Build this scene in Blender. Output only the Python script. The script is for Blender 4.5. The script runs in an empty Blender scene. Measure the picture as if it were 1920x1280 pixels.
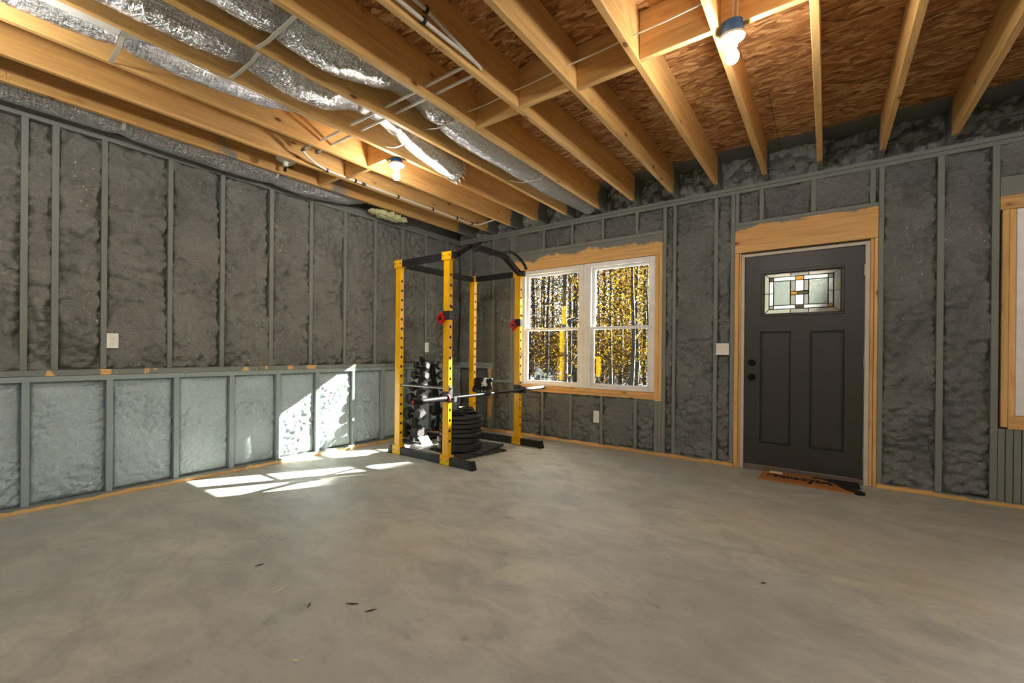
import bpy, math, random
import numpy as np
from mathutils import Matrix, Vector
random.seed(7); RS = np.random.RandomState(11)
sc = bpy.context.scene
COL = sc.collection

# ------------------------------------------------------------------ camera, sky, sun, exposure
CAM = (4.397, 0.0, 1.138)
D = 5.097            # face of the studs of the door wall
H = 2.821            # underside of the joists / top of the walls
YAW, PITCH, ROLL = math.radians(38.392), math.radians(-0.089), math.radians(0.511)
cd = bpy.data.cameras.new('camera'); cam = bpy.data.objects.new('camera', cd); COL.objects.link(cam)
cd.sensor_width = 36.0; cd.lens = 825.03 / 1920 * 36; cd.shift_x = 64.4 / 1920; cd.shift_y = 20.07 / 1920
cd.clip_start = 0.05; cd.clip_end = 300
f0 = Vector((-math.sin(YAW), math.cos(YAW), 0)); r0 = Vector((math.cos(YAW), math.sin(YAW), 0)); u0 = Vector((0, 0, 1))
fw = f0 * math.cos(PITCH) + u0 * math.sin(PITCH); up = u0 * math.cos(PITCH) - f0 * math.sin(PITCH)
rt = r0 * math.cos(ROLL) + up * math.sin(ROLL); up2 = up * math.cos(ROLL) - r0 * math.sin(ROLL)
cam.matrix_world = Matrix(((rt.x, up2.x, -fw.x, CAM[0]), (rt.y, up2.y, -fw.y, CAM[1]), (rt.z, up2.z, -fw.z, CAM[2]), (0, 0, 0, 1)))
sc.camera = cam
sc.view_settings.view_transform = 'Standard'; sc.view_settings.look = 'None'
sc.view_settings.gamma = 1.0; sc.view_settings.use_curve_mapping = False
sc.view_settings.exposure = 1.20

SUN_DIR = Vector((-0.55, -1.0, -0.575)).normalized()
SUN_E, SKY_S, BULB_E = 84.0, 0.22, 310.0
w = bpy.data.worlds.new('sky'); sc.world = w; w.use_nodes = True
wn = w.node_tree.nodes; wl = w.node_tree.links
bg = wn.get('Background') or wn.new('ShaderNodeBackground')
sky = wn.new('ShaderNodeTexSky'); sky.sky_type = 'NISHITA'; sky.sun_disc = False
sky.sun_elevation = math.asin(-SUN_DIR.z); sky.sun_rotation = math.atan2(-SUN_DIR.x, -SUN_DIR.y)
sky.air_density = 1.0; sky.dust_density = 1.0
wl.new(sky.outputs[0], bg.inputs[0]); bg.inputs[1].default_value = SKY_S
sd = bpy.data.lights.new('sun', 'SUN'); sd.energy = SUN_E; sd.angle = math.radians(0.53); sd.color = (1, .95, .86)
so = bpy.data.objects.new('sun', sd); COL.objects.link(so)
so.rotation_euler = SUN_DIR.to_track_quat('-Z', 'Y').to_euler(); so.location = (12, 20, 12)

# ------------------------------------------------------------------ materials
def lin(r, g, b):
    f = lambda c: (c / 255 / 12.92) if c / 255 <= .04045 else ((c / 255 + .055) / 1.055) ** 2.4
    return (f(r), f(g), f(b), 1)
class N:
    """small node-graph helper"""
    def __init__(s, name):
        s.m = bpy.data.materials.new(name); s.m.use_nodes = True
        s.t = s.m.node_tree; s.b = s.t.nodes['Principled BSDF']; s.out = s.t.nodes['Material Output']
    def n(s, kind, **kw):
        x = s.t.nodes.new('ShaderNode' + kind)
        for k, v in kw.items(): setattr(x, k, v)
        return x
    def l(s, a, b): s.t.links.new(a, b)
    def set(s, **kw):
        for k, v in kw.items(): s.b.inputs[k.replace('_', ' ')].default_value = v
        return s
    def pos(s, scale=(1, 1, 1), rand=0.0, rot=(0, 0, 0), src='Position'):
        if src == 'Position': o = s.n('NewGeometry').outputs['Position']
        else: o = s.n('TexCoord').outputs['Object']
        if rand:
            oi = s.n('ObjectInfo'); mu = s.n('VectorMath', operation='SCALE')
            cx = s.n('CombineXYZ'); s.l(oi.outputs['Random'], cx.inputs[0]); s.l(oi.outputs['Random'], cx.inputs[1]); s.l(oi.outputs['Random'], cx.inputs[2])
            s.l(cx.outputs[0], mu.inputs[0]); mu.inputs['Scale'].default_value = rand
            ad = s.n('VectorMath', operation='ADD'); s.l(o, ad.inputs[0]); s.l(mu.outputs[0], ad.inputs[1]); o = ad.outputs[0]
        mp = s.n('Mapping'); mp.inputs['Scale'].default_value = scale; mp.inputs['Rotation'].default_value = rot
        s.l(o, mp.inputs[0]); return mp.outputs[0]
    def noise(s, v, scale, detail=4, rough=.55, dist=0):
        x = s.n('TexNoise'); s.l(v, x.inputs['Vector']); x.inputs['Scale'].default_value = scale
        x.inputs['Detail'].default_value = detail; x.inputs['Roughness'].default_value = rough; x.inputs['Distortion'].default_value = dist
        return x.outputs['Fac']
    def voro(s, v, scale, feature='F1', out='Distance', rnd=1):
        x = s.n('TexVoronoi', feature=feature); s.l(v, x.inputs['Vector']); x.inputs['Scale'].default_value = scale
        x.inputs['Randomness'].default_value = rnd
        return x.outputs[out]
    def ramp(s, fac, stops, interp='LINEAR'):
        r = s.n('ValToRGB'); e = r.color_ramp.elements; r.color_ramp.interpolation = interp
        while len(e) > 1: e.remove(e[-1])
        e[0].position = stops[0][0]; e[0].color = stops[0][1]
        for p, c in stops[1:]:
            k = e.new(p); k.color = c
        s.l(fac, r.inputs[0]); return r.outputs[0]
    def mix(s, fac, a, b, mode='MIX'):
        x = s.n('Mix', data_type='RGBA', blend_type=mode)
        for sock, v in ((x.inputs[0], fac), (x.inputs[6], a), (x.inputs[7], b)):
            if isinstance(v, (int, float, tuple)): sock.default_value = v
            else: s.l(v, sock)
        return x.outputs[2]
    def math(s, op, a, b=None, clamp=False):
        x = s.n('Math', operation=op); x.use_clamp = clamp
        for sock, v in ((x.inputs[0], a), (x.inputs[1], b)):
            if v is None: continue
            if isinstance(v, (int, float)): sock.default_value = v
            else: s.l(v, sock)
        return x.outputs[0]
    def sep(s, axis):
        g = s.n('NewGeometry'); x = s.n('SeparateXYZ'); s.l(g.outputs['Position'], x.inputs[0]); return x.outputs[axis]
    def step(s, val, lo, hi):
        x = s.n('MapRange'); s.l(val, x.inputs[0]); x.inputs[1].default_value = lo; x.inputs[2].default_value = hi; x.clamp = True
        return x.outputs[0]
    def bump(s, h, strength=.3, dist=.01):
        x = s.n('Bump'); x.inputs['Strength'].default_value = strength; x.inputs['Distance'].default_value = dist
        s.l(h, x.inputs['Height']); s.l(x.outputs[0], s.b.inputs['Normal'])
    def color(s, c):
        if isinstance(c, tuple): s.b.inputs['Base Color'].default_value = c
        else: s.l(c, s.b.inputs['Base Color'])
        return s
g1 = lambda v: (v, v, v, 1)
M = {}
def plain(name, col, rough=.5, metal=0.0, bump=0, bscale=60, **kw):
    k = N(name); k.set(Roughness=rough, Metallic=metal, **kw)
    v = k.pos(src='Object'); nz = k.noise(v, 9, 3)
    k.color(k.mix(k.step(nz, .3, .7), tuple(c * .86 for c in col[:3]) + (1,), col))
    if bump: k.bump(k.noise(v, bscale, 3), bump, .004)
    M[name] = k.m; return k.m

PAINT = lin(116, 121, 116)
def wood(name, scale, paint=None, base=((.76, .455, .160), (.68, .375, .115), (.81, .525, .215))):
    """softwood with long grain, knots and nail marks; paint(k) gives a grey overspray mask"""
    k = N(name); k.set(Roughness=.62)
    v = k.pos(scale, rand=31.0)
    broad = k.noise(v, .8, 3); fine = k.noise(v, 7, 5, .6, .4)
    c = k.ramp(broad, [(.3, base[1] + (1,)), (.5, base[0] + (1,)), (.72, base[2] + (1,))])
    c = k.mix(k.step(fine, .38, .72), c, k.mix(.62, c, (.44, .23, .075, 1)), 'MIX')
    vk = k.pos(tuple(1.0 if a < .5 else a * .38 for a in scale), rand=17.0)
    kd = k.voro(vk, 3.1); kw_ = k.math('ADD', kd, k.math('MULTIPLY', k.math('SUBTRACT', k.noise(vk, 14, 2), .5), .05))
    knot = k.step(kw_, .10, .06); ring = k.step(kw_, .22, .09)
    c = k.mix(k.math('MULTIPLY', ring, .45), c, (.42, .19, .055, 1))
    c = k.mix(knot, c, (.16, .06, .022, 1))
    oi = k.n('ObjectInfo'); hv = k.n('HueSaturation'); k.l(c, hv.inputs['Color'])
    k.l(k.math('ADD', k.math('MULTIPLY', oi.outputs['Random'], .22), .88), hv.inputs['Value']); c = hv.outputs[0]
    if paint is not None: c = k.mix(paint(k), c, PAINT)
    k.color(c); k.bump(fine, .12, .004); M[name] = k.m
def nzw(k, scale, amp): return k.math('MULTIPLY', k.math('SUBTRACT', k.noise(k.pos(), scale, 4, .6), .5), amp)
wood('joist_wood', (6, .35, 6), lambda k: k.step(k.math('ADD', k.sep(1), nzw(k, 7, .25)), 4.86, 4.90))
def lastpaint(k):
    a = k.step(k.math('ADD', k.sep(1), nzw(k, 5, .4)), 4.7, 4.75)
    n = k.step(k.noise(k.pos((1, .7, 1)), 1.6, 3), .52, .56)
    b = k.math('MULTIPLY', n, k.math('MULTIPLY', k.step(k.sep(1), 1.5, 1.7), k.step(k.sep(1), 3.0, 2.7)))
    return k.math('MAXIMUM', a, b)
wood('edge_joist_wood', (6, .35, 6), lastpaint)
wood('block_wood', (.35, 6, 6))
wood('stud_wood', (6, 6, .35))
wood('plate_wood', (.35, 6, 6), lambda k: k.step(k.math('ADD', k.sep(2), nzw(k, 6, .06)), .026, .036))
wood('plate_wood_left', (6, .35, 6), lambda k: k.step(k.math('ADD', k.sep(2), nzw(k, 9, .05)), .022, .030))
wood('ledge_wood', (6, .35, 6), lambda k: k.step(k.math('ADD', k.noise(k.pos((1, 1, .6)), 6.5, 2, .5), k.math('MULTIPLY', k.step(k.sep(1), 1.2, 2.6), -.0)), .385, .40))
wood('header_wood', (.35, 6, 6), lambda k: k.step(k.math('ADD', k.sep(2), nzw(k, 2.6, .34)), 2.375, 2.405))
wood('trimmer_wood', (6, 6, .35))
# grey paint with a few places left bare, on the studs beside openings
def edgepaint(k):
    return k.step(k.math('ADD', k.noise(k.pos((1, 1, .55)), 4.2, 2, .5), 0), .47, .49)
wood('jack_wood', (6, 6, .35), edgepaint)
wood('bare_post_wood', (6, 6, .35), lambda k: k.step(k.noise(k.pos((1, 1, .5)), 5, 3), .48, .52))

def osb():
    k = N('osb'); k.set(Roughness=.75)
    v0 = k.pos(); nd = k.n('TexNoise'); k.l(v0, nd.inputs['Vector']); nd.inputs['Scale'].default_value = 5; nd.inputs['Detail'].default_value = 2
    cols = []
    for i, (sx, sy, rz) in enumerate(((9, 34, .12), (11, 46, -.30), (8, 40, .55), (13, 52, -.05))):
        wv = k.n('VectorMath', operation='SCALE'); k.l(nd.outputs['Color'], wv.inputs[0]); wv.inputs['Scale'].default_value = .035
        ad = k.n('VectorMath', operation='ADD'); k.l(v0, ad.inputs[0]); k.l(wv.outputs[0], ad.inputs[1])
        mp = k.n('Mapping'); mp.vector_type = 'TEXTURE'; mp.inputs['Rotation'].default_value = (0, 0, rz); mp.inputs['Scale'].default_value = (1 / sx, 1 / sy, 1)
        mp.inputs['Location'].default_value = (i * .37, i * .11, 0)
        k.l(ad.outputs[0], mp.inputs[0])
        x = k.n('TexVoronoi', voronoi_dimensions='2D'); k.l(mp.outputs[0], x.inputs['Vector']); x.inputs['Scale'].default_value = 1
        s = k.n('SeparateColor'); k.l(x.outputs['Color'], s.inputs[0]); cols.append((s.outputs[0], s.outputs[1], x.outputs['Distance']))
    val = cols[0][0]; h = cols[0][1]
    for r, g, d in cols[1:]:
        msk = k.step(g, .5, .52)
        mx = k.n('Mix'); k.l(msk, mx.inputs[0]); k.l(val, mx.inputs[2]); k.l(r, mx.inputs[3]); val = mx.outputs[0]
        mx = k.n('Mix'); k.l(msk, mx.inputs[0]); k.l(h, mx.inputs[2]); k.l(g, mx.inputs[3]); h = mx.outputs[0]
    c = k.ramp(val, [(0, (.20, .080, .026, 1)), (.25, (.38, .170, .056, 1)), (.7, (.58, .30, .110, 1)), (1, (.80, .54, .26, 1))])
    fl = k.noise(k.pos((6, 60, 1)), 4, 3)
    c = k.mix(k.step(fl, .55, .8), c, (.16, .06, .018, 1))
    c = k.mix(k.step(k.math('ADD', k.sep(1), nzw(k, 6, .16)), 4.80, 4.84), c, PAINT)
    k.color(c); k.bump(h, .8, .006); M['osb'] = k.m
osb()

def foam(name, c0, c1, chips, bs=1.0, rasp=0.0):
    k = N(name); k.set(Roughness=.8)
    v = k.pos(); n1 = k.noise(v, 3.2, 5, .65); n2 = k.noise(v, 55, 4, .65)
    c = k.mix(k.step(n1, .3, .7), c0, c1)
    c = k.mix(k.step(n2, .55, .80), c, tuple(x * 1.25 for x in c1[:3]) + (1,)); c = k.mix(k.step(n2, .44, .24), c, tuple(x * .78 for x in c0[:3]) + (1,))
    sp = k.math('MULTIPLY', k.step(k.voro(v, 26), .20, .12), k.step(k.noise(v, 2.1, 3), .56, .62))
    sp = k.math('MULTIPLY', sp, k.step(k.noise(v, 17, 2), .46, .54))
    c = k.mix(k.math('MULTIPLY', sp, chips), c, (.62, .52, .33, 1))
    k.color(c)
    hh = k.math('ADD', k.noise(v, 22, 5, .62), k.math('MULTIPLY', k.noise(v, 95, 3, .6), .25))
    if rasp:
        rv = k.noise(k.pos((1, 4, 70)), 2, 2)
        hh = k.math('ADD', hh, k.math('MULTIPLY', rv, rasp))
    k.bump(hh, min(1.0, .9 * bs), .022); M[name] = k.m
foam('foam_cut', lin(106, 106, 101), lin(132, 133, 127), 1.0, 1.1, .35)
foam('foam_back', lin(98, 100, 98), lin(122, 125, 123), .8, 1.0)
foam('foam_lower_skylit', lin(152, 165, 168), lin(170, 183, 186), .05, .6)  # same painted foam, made paler and bluer: skylight put into the colour
foam('foam_rim', lin(142, 147, 147), lin(160, 166, 165), .0, .15)
def paint(name, col):
    k = N(name); k.set(Roughness=.6)
    v = k.pos(); n = k.noise(v, 5, 4)
    k.color(k.mix(k.step(n, .3, .7), tuple(x * .9 for x in col[:3]) + (1,), col)); k.bump(k.noise(v, 90, 3), .1, .004); M[name] = k.m
paint('stud_paint', lin(122, 126, 121)); paint('lower_skylit_paint', lin(142, 153, 153)); paint('wall_paint', lin(226, 223, 216))  # lower studs and ledge carry the bluish daylight in their colour

def concrete():
    k = N('concrete'); k.set(Roughness=.5)
    v = k.pos(); v2 = k.pos((1, 1.5, 1), rot=(0, 0, .6))
    big = k.noise(v, .75, 4, .6, .6); mid = k.noise(v2, 3.4, 6, .68, .5); fine = k.noise(v, 30, 5, .7)
    c = k.ramp(big, [(.3, lin(160, 165, 161)), (.5, lin(178, 180, 170)), (.68, lin(192, 191, 175))])
    c = k.mix(k.step(mid, .40, .70), c, lin(150, 152, 145), 'MIX')
    blot = k.math('MULTIPLY', k.step(k.noise(v2, 7.5, 5, .7), .58, .70), k.step(k.noise(v, 1.3, 3), .48, .60))
    spk = k.math('MULTIPLY', k.step(k.noise(v2, 19, 5, .75), .60, .72), k.step(k.noise(v, 2.6, 4), .46, .60))
    c = k.mix(k.math('MULTIPLY', spk, .5), c, lin(104, 101, 96))
    c = k.mix(k.math('MULTIPLY', blot, .7), c, lin(108, 106, 102))
    warm = k.step(k.noise(v, .45, 2), .5, .65)
    c = k.mix(k.math('MULTIPLY', warm, .3), c, lin(198, 186, 160))
    c = k.mix(k.math('MULTIPLY', k.step(fine, .52, .72), .38), c, lin(150, 147, 140))
    k.color(c)
    rr = k.n('MapRange'); k.l(mid, rr.inputs[0]); rr.inputs[3].default_value = .38; rr.inputs[4].default_value = .62; k.l(rr.outputs[0], k.b.inputs['Roughness'])
    k.bump(k.math('ADD', fine, mid), .12, .006); M['concrete'] = k.m
concrete()

def foil():
    k = N('foil'); k.set(Metallic=1.0, Roughness=.17)
    v = k.pos((4, 1, 4)); n = k.noise(v, 22, 4, .6, .6); n2 = k.noise(k.pos((1, 5, 1)), 12, 3, .6, 1.0)
    k.color(k.mix(k.step(n, .3, .8), (.56, .58, .60, 1), (.72, .73, .75, 1)))
    k.bump(k.math('ADD', n2, k.math('MULTIPLY', n, .6)), 1.0, .035); M['foil'] = k.m
foil()
plain('strap', lin(205, 200, 185), .5)
plain('pex', lin(225, 222, 212), .35)
plain('cable', lin(228, 222, 205), .45)
plain('clip_black', lin(25, 25, 26), .4)
plain('white_plastic', lin(236, 235, 228), .35)
plain('holder_plastic', lin(205, 202, 194), .4)
plain('box_blue', lin(38, 96, 158), .4)
plain('vinyl', lin(238, 239, 240), .35)
plain('yellow_paint', lin(242, 182, 8), .32)
plain('rack_black', lin(34, 34, 36), .42, .2, .2, 40)
plain('dust_black', lin(52, 53, 56), .55, .1, .3, 50)
plain('steel_black', lin(22, 22, 24), .55, 0.0, Specular_IOR_Level=.15)
plain('steel', lin(150, 150, 152), .38, 1.0)
plain('rubber', lin(30, 30, 31), .55, 0, .3, 70)
plain('rubber_mat', lin(44, 45, 48), .75, 0, .4, 160)
plain('red_plastic', lin(190, 22, 40), .35)
plain('red_rubber', lin(125, 52, 52), .5)
plain('cap_pink', lin(196, 40, 82), .45)
plain('hex_rubber', lin(36, 36, 37), .38, 0, .2, 60)
plain('hex_face', lin(84, 84, 86), .35, .1, .2, 60)
plain('pale_metal', lin(214, 216, 218), .4)
plain('paper', lin(226, 224, 220), .7)
plain('door_paint', lin(45, 44, 41), .42, 0, .12, 120)
plain('door_metal', lin(18, 17, 17), .3, .7)
plain('jamb', lin(200, 192, 178), .55)
plain('hinge', lin(176, 170, 158), .35, .9)
plain('sill_metal', lin(120, 112, 98), .45, .6)
plain('coir', lin(172, 112, 52), .95, 0, 1.0, 220)
plain('coir_black', lin(20, 18, 17), .95, 0, 1.0, 220)
plain('shim', lin(222, 204, 170), .7)
plain('scrap_foam', lin(206, 204, 160), .85, 0, .8, 60)
plain('cloth_black', lin(22, 22, 24), .85, 0, .3, 200)
plain('cloth_white', lin(216, 216, 218), .85, 0, .3, 200)
plain('came', lin(70, 66, 58), .45, .6)
plain('slot', lin(40, 38, 36), .6)
plain('splinter', lin(218, 206, 176), .8); plain('splinter_dark', lin(60, 52, 44), .8)

def glass(name, tint=(1, 1, 1, 1), refl=.9):
    k = N(name); k.t.nodes.remove(k.b)
    tr = k.n('BsdfTransparent'); tr.inputs[0].default_value = tint
    gl = k.n('BsdfGlossy'); gl.inputs['Roughness'].default_value = 0.0; gl.inputs[0].default_value = (refl, refl, refl, 1)
    fr = k.n('Fresnel'); fr.inputs[0].default_value = 1.6
    mx = k.n('MixShader'); k.l(fr.outputs[0], mx.inputs[0]); k.l(tr.outputs[0], mx.inputs[1]); k.l(gl.outputs[0], mx.inputs[2])
    k.l(mx.outputs[0], k.out.inputs[0]); M[name] = k.m
glass('window_glass', (.94, .96, .95, 1))
def frosted(name, col, clear=.3, bump=.3, bs=60):
    k = N(name); k.t.nodes.remove(k.b)
    v = k.pos(); nz = k.noise(v, bs, 3)
    bp = k.n('Bump'); bp.inputs['Strength'].default_value = bump; bp.inputs['Distance'].default_value = .004; k.l(nz, bp.inputs['Height'])
    tl = k.n('BsdfTranslucent'); tl.inputs[0].default_value = col; k.l(bp.outputs[0], tl.inputs['Normal'])
    tr = k.n('BsdfTransparent'); tr.inputs[0].default_value = col
    gl = k.n('BsdfGlossy'); gl.inputs['Roughness'].default_value = .12; k.l(bp.outputs[0], gl.inputs['Normal'])
    di = k.n('BsdfDiffuse'); di.inputs[0].default_value = col
    a = k.n('MixShader'); a.inputs[0].default_value = clear; k.l(tl.outputs[0], a.inputs[1]); k.l(tr.outputs[0], a.inputs[2])
    b = k.n('MixShader'); b.inputs[0].default_value = .25; k.l(a.outputs[0], b.inputs[1]); k.l(di.outputs[0], b.inputs[2])
    c = k.n('MixShader'); c.inputs[0].default_value = .08; k.l(b.outputs[0], c.inputs[1]); k.l(gl.outputs[0], c.inputs[2])
    k.l(c.outputs[0], k.out.inputs[0]); M[name] = k.m
frosted('pane_grey', (0.223, 0.248, 0.229, 1), .30); frosted('pane_white', (0.384, 0.403, 0.391, 1), .25, .2)
frosted('pane_border', (0.273, 0.267, 0.236, 1), .28); frosted('pane_amber', (0.310, 0.205, 0.019, 1), .25, .8, 90)
frosted('pane_dark', (0.099, 0.087, 0.062, 1), .25, 1.0, 120); frosted('pane_stipple', (0.236, 0.236, 0.217, 1), .2, 1.0, 160)
def emit(name, col, e):
    k = N(name); k.set(Base_Color=(.9, .9, .88, 1), Emission_Color=col, Emission_Strength=e); M[name] = k.m
emit('bulb_glow', (1, .93, .83, 1), BULB_E)
def leafmat(name, a, b, c3):
    k = N(name); k.t.nodes.remove(k.b)
    v = k.pos(); n = k.noise(v, 1.1, 3, .6); gi = k.n('NewGeometry')
    n = k.math('ADD', k.math('MULTIPLY', n, .55), k.math('MULTIPLY', gi.outputs['Random Per Island'], .45))
    col = k.ramp(n, [(.25, a), (.5, b), (.75, c3)])
    df = k.n('BsdfDiffuse'); tl = k.n('BsdfTranslucent'); k.l(col, df.inputs[0]); k.l(col, tl.inputs[0])
    mx = k.n('MixShader'); mx.inputs[0].default_value = .55; k.l(df.outputs[0], mx.inputs[1]); k.l(tl.outputs[0], mx.inputs[2])
    k.l(mx.outputs[0], k.out.inputs[0]); M[name] = k.m
leafmat('leaf_yellow', (0.0273, 0.0130, 0.0031, 1), (0.0620, 0.0360, 0.0037, 1), (0.0992, 0.0694, 0.0068, 1))
leafmat('leaf_brown', (0.0136, 0.0068, 0.0037, 1), (0.0347, 0.0167, 0.0062, 1), (0.0694, 0.0422, 0.0081, 1))
leafmat('leaf_green', (.10, .13, .03, 1), (.17, .20, .04, 1), (.30, .28, .05, 1))
def bark():
    k = N('bark'); k.set(Roughness=.9); v = k.pos((1, 1, .25)); n = k.noise(v, 18, 5, .7)
    k.color(k.ramp(n, [(.3, (.010, .008, .006, 1)), (.7, (.045, .038, .030, 1))])); k.bump(n, .8, .03); M['bark'] = k.m
bark()
def litter():
    k = N('leaf_litter'); k.set(Roughness=.95); v = k.pos(); n = k.noise(v, 6, 6, .7); vo = k.voro(v, 14)
    k.color(k.ramp(k.math('ADD', k.math('MULTIPLY', n, .7), k.math('MULTIPLY', vo, .4)), [(.3, (.006, .0034, .0016, 1)), (.5, (.017, .010, .003, 1)), (.7, (.027, .017, .0045, 1))]))
    k.bump(n, .6, .05); M['leaf_litter'] = k.m
litter()

# ------------------------------------------------------------------ mesh helpers
ORG = {}
def org(p):
    while p is not None and p.parent is not None: p = p.parent
    return Vector(ORG.get(p.name, (0, 0, 0))) if p is not None else Vector((0, 0, 0))
class B:
    """collects vertices and faces in world coordinates; build() links them as one mesh object"""
    def __init__(s): s.v = []; s.f = []
    def add(s, vs, fs):
        o = len(s.v); s.v += [tuple(x) for x in vs]; s.f += [tuple(i + o for i in f) for f in fs]; return s
    def box(s, x0, y0, z0, x1, y1, z1, bev=0.0):
        x0, x1 = sorted((x0, x1)); y0, y1 = sorted((y0, y1)); z0, z1 = sorted((z0, z1))
        if bev <= 0:
            return s.add([(x0, y0, z0), (x1, y0, z0), (x1, y1, z0), (x0, y1, z0), (x0, y0, z1), (x1, y0, z1), (x1, y1, z1), (x0, y1, z1)],
                         [(0, 3, 2, 1), (4, 5, 6, 7), (0, 1, 5, 4), (1, 2, 6, 5), (2, 3, 7, 6), (3, 0, 4, 7)])
        b = min(bev, (x1 - x0) * .45, (y1 - y0) * .45, (z1 - z0) * .45)
        vs = []; idx = {}
        for i, x in enumerate((x0, x1)):
            for j, y in enumerate((y0, y1)):
                for k, z in enumerate((z0, z1)):
                    sx, sy, sz = (b, -b)[i], (b, -b)[j], (b, -b)[k]
                    for a, p in enumerate(((x, y + sy, z + sz), (x + sx, y, z + sz), (x + sx, y + sy, z))):
                        idx[i, j, k, a] = len(vs); vs.append(p)
        I = lambda i, j, k, a: idx[i, j, k, a]
        fs = [(I(0, 0, 0, 0), I(0, 0, 1, 0), I(0, 1, 1, 0), I(0, 1, 0, 0)), (I(1, 0, 0, 0), I(1, 1, 0, 0), I(1, 1, 1, 0), I(1, 0, 1, 0)),
              (I(0, 0, 0, 1), I(1, 0, 0, 1), I(1, 0, 1, 1), I(0, 0, 1, 1)), (I(0, 1, 0, 1), I(0, 1, 1, 1), I(1, 1, 1, 1), I(1, 1, 0, 1)),
              (I(0, 0, 0, 2), I(0, 1, 0, 2), I(1, 1, 0, 2), I(1, 0, 0, 2)), (I(0, 0, 1, 2), I(1, 0, 1, 2), I(1, 1, 1, 2), I(0, 1, 1, 2))]
        for j in (0, 1):
            for k in (0, 1): fs.append((I(0, j, k, 1), I(1, j, k, 1), I(1, j, k, 2), I(0, j, k, 2)))
        for i in (0, 1):
            for k in (0, 1): fs.append((I(i, 0, k, 0), I(i, 1, k, 0), I(i, 1, k, 2), I(i, 0, k, 2)))
        for i in (0, 1):
            for j in (0, 1): fs.append((I(i, j, 0, 0), I(i, j, 1, 0), I(i, j, 1, 1), I(i, j, 0, 1)))
        for i in (0, 1):
            for j in (0, 1):
                for k in (0, 1): fs.append((I(i, j, k, 0), I(i, j, k, 1), I(i, j, k, 2)))
        return s.add(vs, fs)
    def tube(s, pts, r, seg=10, caps=True, sq=1.0):
        pts = [Vector(p) for p in pts]; n = len(pts); rs = r if isinstance(r, (list, tuple)) else [r] * n
        t0 = (pts[1] - pts[0]).normalized(); a = Vector((0, 0, 1)) if abs(t0.z) < .9 else Vector((1, 0, 0))
        u = t0.cross(a).normalized(); vs = []; fs = []
        for i, p in enumerate(pts):
            t = (pts[min(i + 1, n - 1)] - pts[max(i - 1, 0)]).normalized()
            u = (u - t * u.dot(t)).normalized(); v = t.cross(u)
            for k in range(seg):
                an = 2 * math.pi * k / seg
                vs.append(p + u * (rs[i] * math.cos(an)) + v * (rs[i] * sq * math.sin(an)))
        for i in range(n - 1):
            for k in range(seg):
                k2 = (k + 1) % seg; fs.append((i * seg + k, i * seg + k2, (i + 1) * seg + k2, (i + 1) * seg + k))
        if caps: fs.append(tuple(reversed(range(seg)))); fs.append(tuple((n - 1) * seg + k for k in range(seg)))
        return s.add(vs, fs)
    def bar(s, a, b, wd, th, side=(0, 0, 1)):
        """rectangular bar from a to b, wd along side, th across"""
        a = Vector(a); b = Vector(b); t = (b - a).normalized(); sd_ = Vector(side); sd_ = (sd_ - t * sd_.dot(t)).normalized(); c = t.cross(sd_)
        vs = []
        for p in (a, b):
            for i, j in ((-1, -1), (1, -1), (1, 1), (-1, 1)): vs.append(p + sd_ * (i * wd / 2) + c * (j * th / 2))
        return s.add(vs, [(0, 3, 2, 1), (4, 5, 6, 7), (0, 1, 5, 4), (1, 2, 6, 5), (2, 3, 7, 6), (3, 0, 4, 7)])
    def lathe(s, prof, c, axis=2, seg=32, close=False):
        """profile of (radius, height) turned about an axis through c"""
        c = Vector(c); n = len(prof); vs = []; fs = []
        for i, (r, h) in enumerate(prof):
            for k in range(seg):
                an = 2 * math.pi * k / seg; q = (r * math.cos(an), r * math.sin(an))
                if axis == 2: d = (q[0], q[1], h)
                elif axis == 1: d = (q[0], h, q[1])
                else: d = (h, q[0], q[1])
                vs.append(c + Vector(d))
        for i in range(n if close else n - 1):
            j = (i + 1) % n
            for k in range(seg):
                k2 = (k + 1) % seg; fs.append((i * seg + k, i * seg + k2, j * seg + k2, j * seg + k))
        if not close:
            fs.append(tuple(reversed(range(seg)))); fs.append(tuple((n - 1) * seg + k for k in range(seg)))
        return s.add(vs, fs)
    def prism(s, poly, lo, hi, axis=2):
        """2-D polygon extruded along an axis; poly in the two remaining axes in x,y,z order"""
        n = len(poly); vs = []
        for h in (lo, hi):
            for a, b in poly:
                vs.append({2: (a, b, h), 1: (a, h, b), 0: (h, a, b)}[axis])
        fs = [tuple(reversed(range(n))), tuple(range(n, 2 * n))] + [(i, (i + 1) % n, n + (i + 1) % n, n + i) for i in range(n)]
        return s.add(vs, fs)
    def build(s, name, mat, parent=None, smooth=False, at=None):
        o = Vector(at) if (parent is None and at is not None) else org(parent)
        me = bpy.data.meshes.new(name)
        me.from_pydata([(x - o.x, y - o.y, z - o.z) for x, y, z in s.v], [], s.f); me.update()
        ob = bpy.data.objects.new(name, me); COL.objects.link(ob)
        me.materials.append(M[mat])
        import bmesh
        bm = bmesh.new(); bm.from_mesh(me); bmesh.ops.remove_doubles(bm, verts=bm.verts, dist=1e-6); bmesh.ops.recalc_face_normals(bm, faces=bm.faces); bm.to_mesh(me); bm.free()
        if smooth:
            me.polygons.foreach_set('use_smooth', [True] * len(me.polygons))
            try: me.set_sharp_from_angle(angle=math.radians(42))
            except Exception: pass
        if parent is not None: ob.parent = parent
        elif at is not None: ob.location = o; ORG[ob.name] = tuple(o)
        return ob
BOLT = {}
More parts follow.
